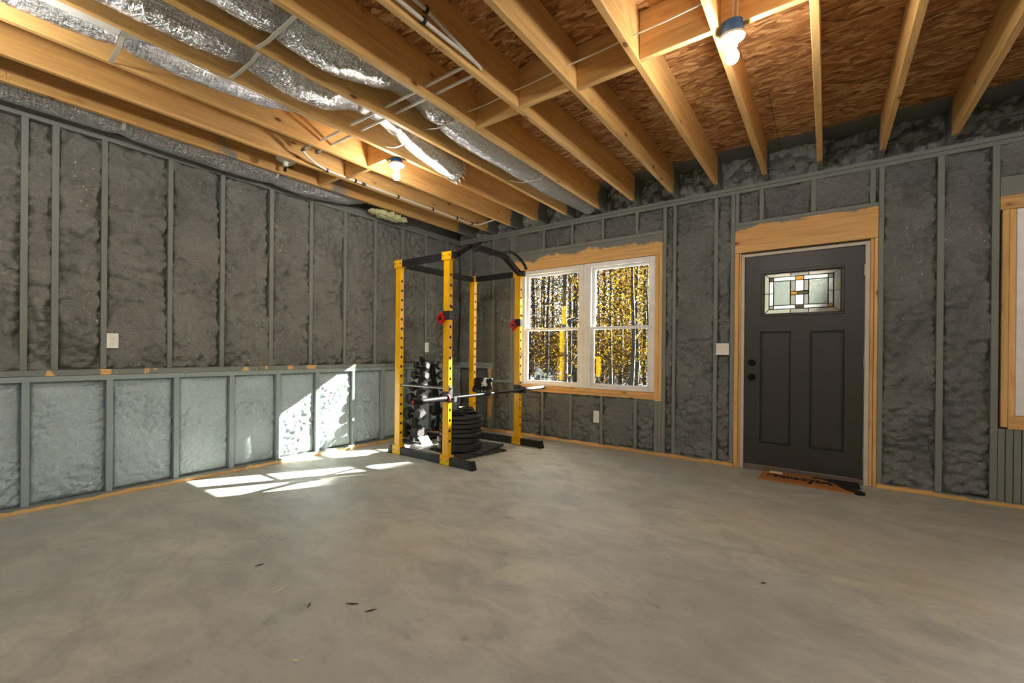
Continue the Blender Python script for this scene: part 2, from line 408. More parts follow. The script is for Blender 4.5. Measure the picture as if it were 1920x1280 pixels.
def bolt(parent, p, axis, sgn, r=.008):
    """one bolt head at p, standing out along sgn * axis; the heads share a mesh"""
    k = (axis, sgn, r)
    if k not in BOLT:
        o = B().lathe([(0, 0), (r, 0), (r, sgn * .006), (0, sgn * .006)], (0, 0, 0), axis=axis, seg=8).build('bolt', 'steel'); BOLT[k] = o.data
    else:
        o = bpy.data.objects.new('bolt', BOLT[k]); COL.objects.link(o)
    o.parent = parent; o.location = Vector(p) - org(parent)
def tag(o, label, cat, group=None):
    o['label'] = label; o['category'] = cat
    if group: o['group'] = group
    return o
def thing(name, label, cat, loc=(0, 0, 0), group=None):
    o = bpy.data.objects.new(name, None); COL.objects.link(o); o.location = loc; o.empty_display_size = .1
    ORG[o.name] = tuple(loc); return tag(o, label, cat, group)
def struct(o): o['kind'] = 'structure'; return o
def copy_tree(o, loc, label=None, group=None, rot=None):
    c = o.copy(); COL.objects.link(c); c.location = loc; ORG[c.name] = tuple(loc)
    if rot is not None: c.rotation_euler = rot
    if label: c['label'] = label
    if group: c['group'] = group
    for ch in list(o.children):
        d = ch.copy(); COL.objects.link(d); d.parent = c
        for g in list(ch.children):
            e = g.copy(); COL.objects.link(e); e.parent = d
    return c
# numpy noise
def _h(ix, iy, s):
    n = (ix.astype(np.int64) * 374761393 + iy.astype(np.int64) * 668265263 + int(s) * 1442695041) & 0xffffffff
    n = ((n ^ (n >> 13)) * 1274126177) & 0xffffffff
    return ((n ^ (n >> 16)) & 0xffffff) / float(0xffffff)
def pn(x, y, s=0):
    ix = np.floor(x); iy = np.floor(y); fx = x - ix; fy = y - iy; r = 0
    ux = fx * fx * fx * (fx * (fx * 6 - 15) + 10); uy = fy * fy * fy * (fy * (fy * 6 - 15) + 10)
    def gr(a, b):
        an = _h(ix + a, iy + b, s) * 2 * np.pi; return np.cos(an) * (fx - a) + np.sin(an) * (fy - b)
    return (gr(0, 0) * (1 - ux) + gr(1, 0) * ux) * (1 - uy) + (gr(0, 1) * (1 - ux) + gr(1, 1) * ux) * uy
def fbm(x, y, s=0, o=4, g=.5):
    a = 1; t = 0
    for i in range(o): t = t + a * pn(x * 2 ** i, y * 2 ** i, s + i * 7); a *= g
    return t
def worley(x, y, s=0):
    ix = np.floor(x); iy = np.floor(y); best = np.full(x.shape, 9.0)
    for a in (-1, 0, 1):
        for b in (-1, 0, 1):
            dx = ix + a + _h(ix + a, iy + b, s) - x; dy = iy + b + _h(ix + a, iy + b, s + 3) - y
            best = np.minimum(best, dx * dx + dy * dy)
    return np.sqrt(best)
def sheet(name, P, mat, parent=None, smooth=True, closed=False):
    """grid of points P[rows, cols, 3] as a mesh object; closed wraps the columns"""
    r, c = P.shape[:2]; V = P.reshape(-1, 3) - np.array(org(parent))
    i = np.arange(r - 1)[:, None]; j = np.arange(c if closed else c - 1)[None, :]; j2 = (j + 1) % c
    F = np.stack([i * c + j, i * c + j2, (i + 1) * c + j2, (i + 1) * c + j], -1).reshape(-1, 4)
    me = bpy.data.meshes.new(name); me.vertices.add(len(V)); me.vertices.foreach_set('co', V.astype(np.float32).ravel())
    me.loops.add(F.size); me.loops.foreach_set('vertex_index', F.astype(np.int32).ravel())
    me.polygons.add(len(F)); me.polygons.foreach_set('loop_start', np.arange(0, F.size, 4, dtype=np.int32))
    me.polygons.foreach_set('use_smooth', np.full(len(F), smooth)); me.update(calc_edges=True); me.validate()
    me.materials.append(M[mat]); ob = bpy.data.objects.new(name, me); COL.objects.link(ob)
    if parent is not None: ob.parent = parent
    return ob

# ------------------------------------------------------------------ the room: floor
XR, YB = 8.3, -4.2
floor = struct(B().box(-.3, YB - .2, -.15, XR + .2, D + .16, 0).build('floor', 'concrete'))

# ------------------------------------------------------------------ spray foam between studs
def foam_panel(parent, wall, a0, a1, z0, z1, style, seed, step=.008, mat=None):
    if a1 - a0 < .02 or z1 - z0 < .02: return
    nu = max(4, int((a1 - a0) / step)); nv = max(4, int((z1 - z0) / step))
    u, v = np.meshgrid(np.linspace(a0, a1, nu + 1), np.linspace(z0, z1, nv + 1))
    e = np.minimum(np.minimum(u - a0, a1 - u), np.minimum(v - z0, z1 - v)); su, sv = u + seed * 3.7, v + seed * 1.3
    if style == 'cut':
        bulb = (.45 - worley(su * 15 + .6 * pn(su * 9, sv * 9, 4), sv * 15, 5)) * .058
        nat = .034 * fbm(su * 2.6, sv * 2.1, 1, 3) * 1.6 + bulb + .016 * fbm(su * 16, sv * 16, 9, 4, .6)
        off = -.008 + .020 * pn(su * 1.1, sv * .9, 21) - .030 * np.clip(1 - e / .028, 0, 1) * (.4 + 1.2 * np.clip(pn(su * 5, sv * 3, 33) + .35, 0, 1))
        off = off + .012 * np.clip(pn(su * .9 + 5, sv * .9, 55) * 2, -1, .6)
        flat = -.004 + .0055 * fbm(su * 26, sv * 26, 41, 4, .65) + .006 * pn(su * 4, sv * 4, 43)
        gash = np.clip(pn(su * 9, sv * 2.2, 61) - .42, 0, 1) * -.10
        h = np.minimum(nat + off, flat) + gash; h = np.maximum(h, -.058)
    elif style == 'lower':
        cen = np.clip(e / .10, 0, 1) ** .6
        h = -.040 + .016 * cen - .016 * np.clip(1 - e / .02, 0, 1) + .010 * fbm(su * 7, sv * 6, 2, 3)
        am = np.clip(.5 + 1.8 * pn(su * 2.5, sv * 2.5, 71), .12, 1.1)
        rx, rz = su * .8 + sv * .45, sv * .8 - su * .45
        h = h + am * (.024 * (.45 - worley(rx * 17 + .8 * pn(su * 9, sv * 9, 31), rz * 24 + .8 * pn(su * 9, sv * 9, 37), 8)) + .012 * fbm(su * 24, sv * 24, 12, 4, .6))
    else:
        wx = su + .03 * pn(su * 8, sv * 8, 3); wz = sv + .03 * pn(su * 8, sv * 8, 6)
        w1 = worley(wx * 11, wz * 9, 5); w2 = worley(wx * 24, wz * 22, 15)
        h = -.006 + .105 * (.50 - w1) * (1 - .2 * w1) + .034 * (.45 - w2) + .016 * pn(su * 4, sv * 4, 2)
    P = np.zeros(u.shape + (3,))
    if wall == 'left': P[..., 0] = h; P[..., 1] = u; P[..., 2] = v
    elif wall == 'lower': P[..., 0] = .082 + h; P[..., 1] = u; P[..., 2] = v
    elif wall == 'rim': P[..., 0] = u; P[..., 1] = D + .045 - h; P[..., 2] = v
    else: P[..., 0] = u; P[..., 1] = D - h; P[..., 2] = v; P = P[:, ::-1]
    if wall in ('rim',): P = P[:, ::-1]
    sheet('foam_fill', P[::-1] if wall in ('back', 'rim') else P, mat or {'cut': 'foam_cut', 'lower': 'foam_lower_skylit', 'rim': 'foam_rim'}[style], parent)

# ------------------------------------------------------------------ left wall: tall studs over a half-height framed wall
X1, ZL = .082, .977
wall_left = struct(B().box(-.30, YB - .2, 0, -.06, D + .16, 3.1).build('wall_left', 'foam_cut'))
def mbox(name, parent, mat, *b, bev=.002): return B().box(*b, bev=bev).build(name, mat, parent)
upper = [(.420, .457), (.578, .616), (.856, .892), (1.295, 1.330), (1.708, 1.746), (2.166, 2.206), (2.603, 2.642), (3.036, 3.073), (3.474, 3.511), (3.924, 3.961), (4.358, 4.392), (4.79, 4.83)]
upper = [(y - .0, y + .038) for y in (-3.8, -3.2, -2.6, -2.0, -1.5, -1.0, -.5, -.01)] + upper
for a, b in upper: mbox('stud', wall_left, 'stud_paint', -.06, a, ZL, .003, b, H - .072)
ys = [YB] + [v for p in upper for v in p] + [D]
for i in range(0, len(ys), 2):
    a, b = ys[i], ys[i + 1]
    foam_panel(wall_left, 'left', a, b, ZL - .005, H - .07, 'cut', i + 1, .008 if b > .2 else .04)
for k in range(2):
    mbox('top_plate', wall_left, 'stud_paint', -.06, YB, H - .073 + .037 * k, .006 - .003 * k, D, H - .038 + .037 * k)
lower = [(.423, .463), (.878, .918), (1.323, 1.362), (1.766, 1.808), (2.206, 2.250), (2.642, 2.685), (3.108, 3.148), (3.545, 3.585), (3.985, 4.025), (4.42, 4.46), (4.86, 4.90)]
lower = [(y, y + .04) for y in (-3.9, -3.4, -2.9, -2.4, -1.9, -1.4, -.9, -.45, -.02)] + lower
for a, b in lower: mbox('lower_stud', wall_left, 'lower_skylit_paint', -.06, a, .04, X1, b, ZL - .080)
ys = [YB] + [v for p in lower for v in p] + [D]
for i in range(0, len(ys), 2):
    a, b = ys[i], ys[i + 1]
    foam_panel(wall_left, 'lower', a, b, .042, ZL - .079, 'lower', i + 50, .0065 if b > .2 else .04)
mbox('ledge_plate', wall_left, 'lower_skylit_paint', -.06, YB, ZL - .081, X1 + .002, 1.40, ZL - .042)
mbox('ledge_plate', wall_left, 'lower_skylit_paint', -.06, 1.402, ZL - .081, X1 + .002, 2.50, ZL - .042)
mbox('ledge_plate', wall_left, 'lower_skylit_paint', -.06, 2.503, ZL - .081, X1 + .002, D, ZL - .042)
for a, b in ((YB, 1.13), (1.133, 2.02), (2.023, 2.66), (2.663, 3.6), (3.603, D)):
    mbox('ledge_cap', wall_left, 'ledge_wood', -.06, a, ZL - .040, X1 + .004, b, ZL)
for a, b in ((YB, 1.90), (1.903, D)): mbox('bottom_plate', wall_left, 'plate_wood_left', -.06, a, 0, X1 + .012, b, .041)

# ------------------------------------------------------------------ door wall with window, door and a second window
def holed_wall(x0, x1, z0, z1, y0, y1, holes):
    b = B(); xs = sorted({x0, x1} | {v for h in holes for v in h[:2]})
    for a, c in zip(xs[:-1], xs[1:]):
        hz = [(h[2], h[3]) for h in holes if h[0] <= a + 1e-6 and h[1] >= c - 1e-6]; zc = z0
        for p, q in sorted(hz):
            if p > zc: b.box(a, y0, zc, c, y1, p)
            zc = q
        if zc < z1: b.box(a, y0, zc, c, y1, z1)
    return b
W1 = (1.112, 2.886, .694, 2.236); DR = (3.722, 4.690, 0, 2.13); W2 = (5.512, 7.30, .69, 2.25)
wall_back = struct(holed_wall(-.06, XR, -.1, 3.1, D + .06, D + .16, [W1, DR, W2]).build('wall_back', 'foam_back'))
bx = lambda n, m, x0, z0, x1, z1, y0=None, y1=None: mbox(n, wall_back, m, x0, (D if y0 is None else y0), z0, x1, (D + .10 if y1 is None else y1), z1)
ZP = .038
for k in range(2):
    for a, b in (((-.0, 3.0), (3.003, XR)) if k else ((0, 1.9), (1.903, XR))):
        mbox('top_plate', wall_back, 'stud_paint', a, D - .003 - .003 * k, H - .073 + .037 * k, b, D + .06, H - .038 + .037 * k)
full = [(.20, .238), (.615, .653), (.93, .968), (.972, 1.010), (2.968, 3.004), (3.074, 3.106), (3.476, 3.512), (3.628, 3.664), (4.742, 4.776), (5.094, 5.134), (5.388, 5.426), (7.40, 7.44), (7.8, 7.84)]
for a, b in full: bx('stud', 'stud_paint', a, ZP, b, H - .073)
for a, b in ((0, .9), (.903, 2.3), (2.303, 3.664), (4.742, 6.2), (6.203, XR)): bx('bottom_plate', 'plate_wood', a, 0, b, ZP, D - .010)
# bare wood round the window
bx('header', 'header_wood', 1.012, 2.240, 2.966, 2.46, D - .004); bx('header', 'stud_paint', 1.012, 2.462, 2.966, 2.505, D - .001)
bx('trimmer', 'jack_wood', 1.050, ZP, 1.110, 2.238); bx('trimmer', 'trimmer_wood', 2.888, .60, 2.926, 2.238, D - .002); bx('trimmer', 'trimmer_wood', 2.928, .60, 2.966, 2.238, D - .003)
bx('trimmer', 'stud_paint', 2.888, ZP, 2.926, .598); bx('trimmer', 'stud_paint', 2.928, ZP, 2.966, .598)
bx('sill', 'block_wood', 1.112, .650, 2.886, .692, D - .004); bx('sill', 'block_wood', 1.112, .612, 2.886, .648, D - .001)
for a in (1.438, 1.846, 2.252, 2.660):
    bx('cripple', 'stud_paint', a, 2.507, a + .034, H - .073); bx('cripple', 'stud_paint', a, ZP, a + .034, .610)
# bare wood round the door
bx('header', 'header_wood', 3.666, 2.150, 4.740, 2.42, D - .004); bx('header', 'stud_paint', 3.666, 2.422, 4.740, 2.455, D)
bx('trimmer', 'trimmer_wood', 3.666, 0, 3.702, 2.148, D - .003); bx('trimmer', 'trimmer_wood', 3.704, 0, 3.721, 2.148, D + .012)
bx('trimmer', 'trimmer_wood', 4.692, 0, 4.714, 2.148, D + .012); bx('trimmer', 'trimmer_wood', 4.716, 0, 4.740, 2.148, D - .003)
for a in (3.872, 4.276, 4.684): bx('cripple', 'stud_paint', a, 2.457, a + .036, H - .073)
bx('stud', 'stud_paint', 3.628 + .04, 2.457, 3.70, H - .073)
# second window
bx('header', 'header_wood', 5.428, 2.252, 7.38, 2.355, D - .004); bx('header', 'stud_paint', 5.428, 2.357, 7.38, 2.50)
bx('trimmer', 'trimmer_wood', 5.440, .60, 5.474, 2.250, D - .003); bx('trimmer', 'trimmer_wood', 5.476, .60, 5.510, 2.250, D + .004)
bx('sill', 'block_wood', 5.476, .588, 7.38, .688, D - .004)
for a in (5.428, 5.468, 5.508, 5.548): bx('cripple', 'stud_paint', a, ZP, a + .036, .586, D + .002)
for a in (5.9, 6.3, 6.7, 7.1): bx('cripple', 'stud_paint', a, ZP, a + .036, .586); bx('cripple', 'stud_paint', a, 2.502, a + .036, H - .073)
# foam bays
fp = lambda a, b, z0, z1, s, st=.0085: foam_panel(wall_back, 'back', a, b, z0, z1, 'cut', s, st, 'foam_back')
zt = H - .072
for i, (a, b) in enumerate(((.0, .20), (.238, .615), (.653, .93), (3.004, 3.074), (3.106, 3.476), (3.512, 3.628), (4.776, 5.094), (5.134, 5.388), (7.44, 7.8), (7.84, XR))):
    fp(a, b, ZP, zt, 80 + i, .0085 if a < 5.5 else .04)
for i, (a, b) in enumerate(((1.010, 1.438), (1.472, 1.846), (1.880, 2.252), (2.286, 2.660), (2.694, 2.968))):
    fp(a, b, 2.505, zt, 100 + i); fp(max(a, 1.11), min(b, 2.888), ZP, .612, 110 + i)
for i, (a, b) in enumerate(((3.700, 3.872), (3.908, 4.276), (4.312, 4.684), (4.72, 4.742))): fp(a, b, 2.455, zt, 120 + i)
for i, (a, b) in enumerate(((5.426, 5.9), (5.936, 6.3), (6.336, 6.7), (6.736, 7.1), (7.136, 7.4))):
    fp(a, b, 2.50, zt, 130 + i, .0085 if a < 5.6 else .04); fp(max(a, 5.584), b, ZP, .588, 140 + i, .012 if a < 5.6 else .04)
# return of the ledge on the door wall, with a post of bare wood
mbox('ledge_plate', wall_back, 'lower_skylit_paint', X1 + .003, D - .07, ZL - .081, .655, D, ZL - .042)
mbox('ledge_cap', wall_back, 'lower_skylit_paint', X1 + .005, D - .072, ZL - .040, .657, D, ZL)
mbox('ledge_post', wall_back, 'bare_post_wood', .60, D - .068, ZP + .002, .640, D, ZL - .082)

# ------------------------------------------------------------------ walls behind the camera (not in view)
wall_right = struct(B().box(XR, YB, 0, XR + .16, -2.6, 3.1).box(XR, 3.0, 0, XR + .16, D + .16, 3.1).box(XR, -2.6, 2.2, XR + .16, 3.0, 3.1).build('wall_right', 'wall_paint'))
wall_front = struct(B().box(-.06, YB - .16, 0, XR + .16, YB, 3.1).build('wall_front', 'wall_paint'))
added_win = struct(B().box(XR + .05, -2.6, 0, XR + .11, -2.53, 2.2).box(XR + .05, 2.93, 0, XR + .11, 3.0, 2.2).box(XR + .05, .16, 0, XR + .11, .24, 2.2).box(XR + .05, -2.53, 2.13, XR + .11, 2.93, 2.2).box(XR + .05, -2.53, 0, XR + .11, 2.93, .07).build('added_window', 'vinyl'))  # unseen glazed opening, added to bring in skylight and sun bounce
for a, b in ((-2.53, .16), (.24, 2.93)): B().box(XR + .075, a, .07, XR + .085, b, 2.13).build('pane', 'window_glass', added_win)

# ------------------------------------------------------------------ ceiling: subfloor panels, joists, blocking
JD = .276
ceiling = struct(B().box(-.06, YB, H + JD + .019, XR + .1, D + .16, H + JD + .09).build('ceiling', 'osb'))
yp = [YB, -2.15, -.93, .29, 1.51, 2.73, 3.945, D + .14]
for i, (a, b) in enumerate(zip(yp[:-1], yp[1:])):
    xs = [-.06] + [v for v in np.arange((1.6, .4)[i % 2], XR, 2.44)] + [XR + .1]
    for c, d in zip(xs[:-1], xs[1:]): mbox('osb_panel', ceiling, 'osb', c + .0015, a + .002, H + JD, d - .0015, b - .002, H + JD + .018, bev=.001)
JX = [4.320 - .409 * k for k in range(10)] + [.270] + [4.728, 5.137, 5.546, 5.955, 6.364, 6.773, 7.182, 7.591, 8.0]
J = {}
jm = None
for k, x in enumerate(JX):
    if k == 10:
        J[k] = mbox('joist', ceiling, 'edge_joist_wood', x, YB, H, x + .038, D + .055, H + JD)
    elif jm is None:
        J[k] = B().box(0, YB, H, .038, D + .055, H + JD, bev=.003).build('joist', 'joist_wood', ceiling); J[k].location.x = x; jm = J[k]
    else:
        o = jm.copy(); COL.objects.link(o); o.location.x = x; J[k] = o
for k in (1, 2, 3, 4, 5, 8, 9, 10):
    x0 = JX[k] + .038; x1 = JX[k - 1]; y = {1: 2.575, 2: 2.552, 3: 2.590, 4: 2.548, 5: 2.580, 8: 2.525, 9: 2.565, 10: 2.512}[k]
    mbox('blocking', ceiling, 'block_wood', x0 + .001, y, H + .002, x1 - .001, y + .038, H + JD - .001)
jx = sorted(JX); prev = -.0
for i, x in enumerate(jx + [XR]):
    if x - prev > .05: foam_panel(ceiling, 'rim', prev, x, H + .0, H + JD, 'rim', 160 + i, .008 if x < 6 else .04)
    prev = x + .038

# ------------------------------------------------------------------ windows
def double_hung(win, x0, x1, z0, z1, yw, mid):
    """one sash unit between x0 and x1; its glass is real pane geometry"""
    fr = .052
    f = B(); f.box(x0, yw, z0, x0 + fr, yw + .09, z1, .004); f.box(x1 - fr, yw, z0, x1, yw + .09, z1, .004)
    f.box(x0 + fr, yw, z0, x1 - fr, yw + .09, z0 + .034, .004); f.box(x0 + fr, yw, z1 - fr, x1 - fr, yw + .09, z1, .004)
    f.build('frame', 'vinyl', win)
    for nm, za, zb, y in (('lower_sash', z0 + .034, mid + .004, yw + .022), ('upper_sash', mid - .030, z1 - fr, yw + .052)):
        st, rl = .036, .030
        s = B(); s.box(x0 + fr, y, za, x0 + fr + st, y + .028, zb, .003); s.box(x1 - fr - st, y, za, x1 - fr, y + .028, zb, .003)
        s.box(x0 + fr + st, y, za, x1 - fr - st, y + .028, za + rl, .003); s.box(x0 + fr + st, y, zb - rl, x1 - fr - st, y + .028, zb, .003)
        so_ = s.build(nm, 'vinyl', win)
        B().box(x0 + fr + st - .004, y + .011, za + rl - .004, x1 - fr - st + .004, y + .017, zb - rl + .004).build('pane', 'window_glass', so_)
        if nm == 'lower_sash':
            xm = (x0 + x1) / 2
            for q in (-.22, .22): B().box(xm + q - .03, y - .008, zb - .004, xm + q + .03, y + .02, zb + .010, .004).build('sash_lock', 'vinyl', so_)
win1 = struct(B().box(2.020, D + .018, W1[2], 2.066, D + .11, W1[3], .003).build('window_1', 'vinyl'))
double_hung(win1, W1[0], 2.020, W1[2], W1[3], D + .014, 1.452); double_hung(win1, 2.066, W1[1], W1[2], W1[3], D + .014, 1.452)
win2 = struct(B().box(6.383, D + .018, W2[2], 6.429, D + .11, W2[3], .003).build('window_2', 'vinyl'))
double_hung(win2, W2[0], 6.383, W2[2], W2[3], D + .014, 1.452); double_hung(win2, 6.429, W2[1], W2[2], W2[3], D + .014, 1.452)

# ------------------------------------------------------------------ door
yd = D + .018
x0, x1, z0, z1 = 3.757, 4.652, .050, 2.096
lx0, lx1, lz0, lz1 = 3.916, 4.496, 1.530, 1.919
pr = [(3.886, 4.134, .268, 1.358), (4.276, 4.526, .268, 1.358)]
slab = holed_wall(x0, x1, z0, z1, yd, yd + .044, [(lx0, lx1, lz0, lz1)] + pr)
door = struct(slab.build('door_1', 'door_paint'))
for a, b, c, d in pr:
    p = B().box(a, yd + .019, c, b, yd + .036, d); p.build('panel', 'door_paint', door)
    m_ = B(); t, e_ = .007, .009
    m_.box(a + t, yd + .004, c + t, a + t + e_, yd + .019, d - t, .003); m_.box(b - t - e_, yd + .004, c + t, b - t, yd + .019, d - t, .003)
    m_.box(a + t + e_, yd + .004, c + t, b - t - e_, yd + .019, c + t + e_, .003); m_.box(a + t + e_, yd + .004, d - t - e_, b - t - e_, yd + .019, d - t, .003)
    m_.build('panel_moulding', 'door_paint', door)
fr = B(); e = .026
for a, b, c, d in ((lx0 - e, lx1 + e, lz1, lz1 + e), (lx0 - e, lx1 + e, lz0 - e, lz0), (lx0 - e, lx0, lz0, lz1), (lx1, lx1 + e, lz0, lz1)): fr.box(a, yd - .006, c, b, yd + .008, d, .004)
fr.build('lite_frame', 'door_paint', door)
lite = B().box(lx0, yd + .034, lz0, lx1, yd + .037, lz1).build('lite', 'window_glass', door)
U = lambda u: lx0 + u * (lx1 - lx0)
V = lambda v: lz1 - v * (lz1 - lz0)
panes = []
A_, B_, C_, D_ = .068, .130, .845, .910; T_, S_, R_, Q_ = .10, .20, .80, .89
panes += [('pane_border', [(0, 0), (.36, 0), (.36, T_), (A_, T_)]), ('pane_stipple', [(.36, 0), (.6, 0), (.6, T_), (.36, T_)]), ('pane_border', [(.6, 0), (1, 0), (D_, T_), (.6, T_)])]
panes += [('pane_border', [(0, 1), (A_, Q_), (.36, Q_), (.36, 1)]), ('pane_stipple', [(.36, Q_), (.6, Q_), (.6, 1), (.36, 1)]), ('pane_border', [(.6, Q_), (D_, Q_), (1, 1), (.6, 1)])]
panes += [('pane_border', [(0, 0), (A_, T_), (A_, .5), (0, .5)]), ('pane_border', [(0, .5), (A_, .5), (A_, Q_), (0, 1)]), ('pane_border', [(1, 0), (1, .5), (D_, .5), (D_, T_)]), ('pane_border', [(1, .5), (1, 1), (D_, Q_), (D_, .5)])]
R4 = lambda m, a, b, c, d: panes.append((m, [(a, c), (b, c), (b, d), (a, d)]))
for a, b in ((A_, B_), (C_, D_)):
    R4('pane_dark' if a < .5 else 'pane_stipple', a, b, T_, S_); R4('pane_amber' if a > .5 else 'pane_stipple', a, b, R_, Q_)
    R4('pane_white', a, b, S_, .5); R4('pane_white', a, b, .5, R_)
for c, d in ((T_, S_), (R_, Q_)):
    R4('pane_white', B_, .425, c, d); R4('pane_amber' if c < .5 else 'pane_dark', .425, .535, c, d); R4('pane_white', .535, C_, c, d)
R4('pane_grey', B_, .36, S_, R_); R4('pane_grey', .6, C_, S_, R_)
for c, d in ((S_, .47), (.55, R_)): R4('pane_stipple', .36, .425, c, d); R4('pane_white', .425, .535, c, d); R4('pane_stipple', .535, .6, c, d)
R4('pane_amber', .36, .45, .47, .55); R4('pane_dark', .45, .6, .47, .55)
came = B()
for m_, poly in panes:
    pts = [(U(u), V(v)) for u, v in poly]
    B().prism(pts, yd + .022, yd + .027, axis=1).build('pane', m_, lite)
    for p, q in zip(pts, pts[1:] + pts[:1]): came.bar((p[0], yd + .022, p[1]), (q[0], yd + .022, q[1]), .0045, .007, (0, 1, 0))
came.build('lead_came', 'came', lite)
k_ = B().lathe([(.032, 0), (.032, -.006), (.012, -.010), (.012, -.026), (.026, -.034), (.029, -.048), (.022, -.060), (.0, -.062)], (3.816, yd, .913), axis=1, seg=24).build('knob', 'door_metal', door, True)
k_ = B().lathe([(.033, 0), (.033, -.010), (.028, -.016), (0, -.016)], (3.819, yd, 1.052), axis=1, seg=24).build('deadbolt', 'door_metal', door, True)
B().box(3.815, yd - .032, 1.034, 3.823, yd - .012, 1.070, .003).build('thumb_turn', 'door_metal', k_)
for z in (1.879, 1.077, .284):
    B().box(4.652, yd - .008, z - .05, 4.666, yd + .004, z + .05, .002).tube([(4.656, yd - .010, z - .05), (4.656, yd - .010, z + .05)], .007, 8).build('hinge', 'hinge', door)
jb = struct(B().box(3.723, D + .004, 0, 3.752, D + .12, 2.112, .003).box(4.658, D + .004, 0, 4.690, D + .12, 2.112, .003).box(3.723, D + .004, 2.101, 4.690, D + .12, 2.130, .003).box(3.752, D + .066, .046, 3.772, D + .12, 2.101).box(4.640, D + .066, .046, 4.658, D + .12, 2.101).box(3.772, D + .066, 2.080, 4.640, D + .12, 2.101).build('trim_1', 'jamb'))
B().box(3.753, D + .002, .0, 4.657, D + .14, .046, .004).build('threshold', 'sill_metal', jb)

# ------------------------------------------------------------------ outlets and switch
def plate(name, label, cat, loc, axis, gangs, z_h=.118, wd=.074, rocker=False):
    """cover plate on a wall; axis 'x' faces +x (left wall), 'y' faces -y (door wall)"""
    t = thing(name, label, cat, loc); x, y, z = loc
    def bxs(b, a0, a1, d0, d1, c0, c1, bev=.001):
        if axis == 'x': b.box(x + d0, y + a0, z + c0, x + d1, y + a1, z + c1, bev)
        else: b.box(x + a0, y - d1, z + c0, x + a1, y - d0, z + c1, bev)
        return b
    W_ = wd if gangs == 1 else wd + .046
    bxs(B(), -W_ / 2, W_ / 2, 0, .006, -z_h / 2, z_h / 2, .0025).build('cover', 'white_plastic', t)
    for g in range(gangs):
        c = (g - (gangs - 1) / 2) * .046
        r = bxs(B(), c - .016, c + .016, .006, .009, -.033, .033, .002).build('rocker' if rocker else 'receptacle', 'white_plastic', t)
        if not rocker:
            for s_ in (-.018, .018):
                q = B()
                for a in (-.006, .006): bxs(q, c + a - .0011, c + a + .0011, .0088, .0094, s_ - .002, s_ + .006, 0)
                bxs(q, c - .002, c + .002, .0088, .0094, s_ - .010, s_ - .006, 0); q.build('slot', 'slot', r)
    return t
plate('power_outlet', 'white power outlet on the dark left wall above the ledge, leftmost in the photo', 'outlet', (.004, .927, 1.197), 'x', 1)
plate('power_outlet', 'white power outlet on the left wall behind the yellow rack, near the corner', 'outlet', (.004, 4.392, 1.190), 'x', 1, .136)
plate('power_outlet', 'white power outlet low on the wall under the window', 'outlet', (2.212, D - .005, .358), 'y', 1, .145)
plate('light_switch', 'white double rocker switch on the grey wall left of the black door', 'switch', (3.563, D - .005, 1.185), 'y', 2, rocker=True)

# ------------------------------------------------------------------ flexible foil ducts
def duct(name, label, path, rad, straps=(), y_end=None, seed=1, caps=True):
    """path: list of (y, x, z, r) knots, interpolated along y"""
    t = thing(name, label, 'duct', (path[0][1], path[0][0], path[0][2]))
    K = np.array(path); n = int((K[-1, 0] - K[0, 0]) / .011); y = np.linspace(K[0, 0], K[-1, 0], n)
    cs = lambda c: np.interp(y, K[:, 0], np.convolve(K[:, c], [1], 'same'))
    sm = lambda a: np.convolve(np.pad(a, 9, 'edge'), np.hanning(19) / np.hanning(19).sum(), 'valid')
    X, Z, R = sm(cs(1)), sm(cs(2)), sm(cs(3)); seg = 60
    th = np.linspace(0, 2 * np.pi, seg, endpoint=False); yy, tt = np.meshgrid(y, th, indexing='ij')
    wr = np.abs(pn(yy * 34, 3 * np.cos(tt) + seed, seed)) * .9 + .5 * pn(yy * 14, 2 * np.sin(tt) + 2 * np.cos(tt), seed + 3) + .35 * pn(yy * 60, tt * 4, seed + 5)
    rr = R[:, None] * (1 + .11 * (wr - .3) * (.55 + .45 * np.sin(tt + .6)))
    for ys_ in straps: rr = rr * (1 - .13 * np.exp(-((yy - ys_) / .05) ** 2))
    P = np.stack([X[:, None] + rr * np.cos(tt), yy, Z[:, None] + rr * np.sin(tt)], -1)
    if caps:
        P = np.concatenate([P[:1] * 0 + P[:1].mean(1, keepdims=True), P, P[-1:] * 0 + P[-1:].mean(1, keepdims=True)], 0)
    sheet('sleeve', P[:, ::-1], 'foil', t, closed=True)
    return t
def strap(parent, pts, wd=.022, th=.003):
    b = B()
    for p, q in zip(pts[:-1], pts[1:]): b.bar(p, q, wd, th, (0, 1, 0))
    return b.build('strap', 'strap', parent)
HB = H - .003
dA = duct('flexible_duct', 'thick foil duct in the bay nearest the middle, running on to the door wall', [(-3, 2.09, 2.965, .150), (.9, 2.09, 2.965, .150), (1.16, 2.09, 2.95, .140), (1.55, 2.09, 2.945, .150), (1.88, 2.09, 2.985, .112), (1.98, 2.09, 3.0, .092), (2.22, 2.09, 3.0, .092), (2.34, 2.09, 2.975, .115), (2.7, 2.09, 2.955, .140), (3.0, 2.09, 2.950, .140), (3.3, 2.09, 2.955, .14), (4.1, 2.10, 2.945, .145), (4.6, 2.11, 2.945, .13), (5.02, 2.12, 2.93, .11)], .15, (1.16, 2.45, 3.75), seed=2)
strap(dA, [(2.283, 1.16, HB), (2.17, 1.155, HB - .010), (2.0, 1.155, HB - .010), (1.893, 1.15, HB)])
strap(dA, [(2.270, 2.45, H + .08), (2.20, 2.45, H + .024), (2.05, 2.43, H + .016), (1.910, 2.40, H + .04)], .012)
strap(dA, [(2.276, 3.75, H + .06), (2.20, 3.72, H - .004), (2.02, 3.68, H - .010), (1.910, 3.62, H + .02)], .012)
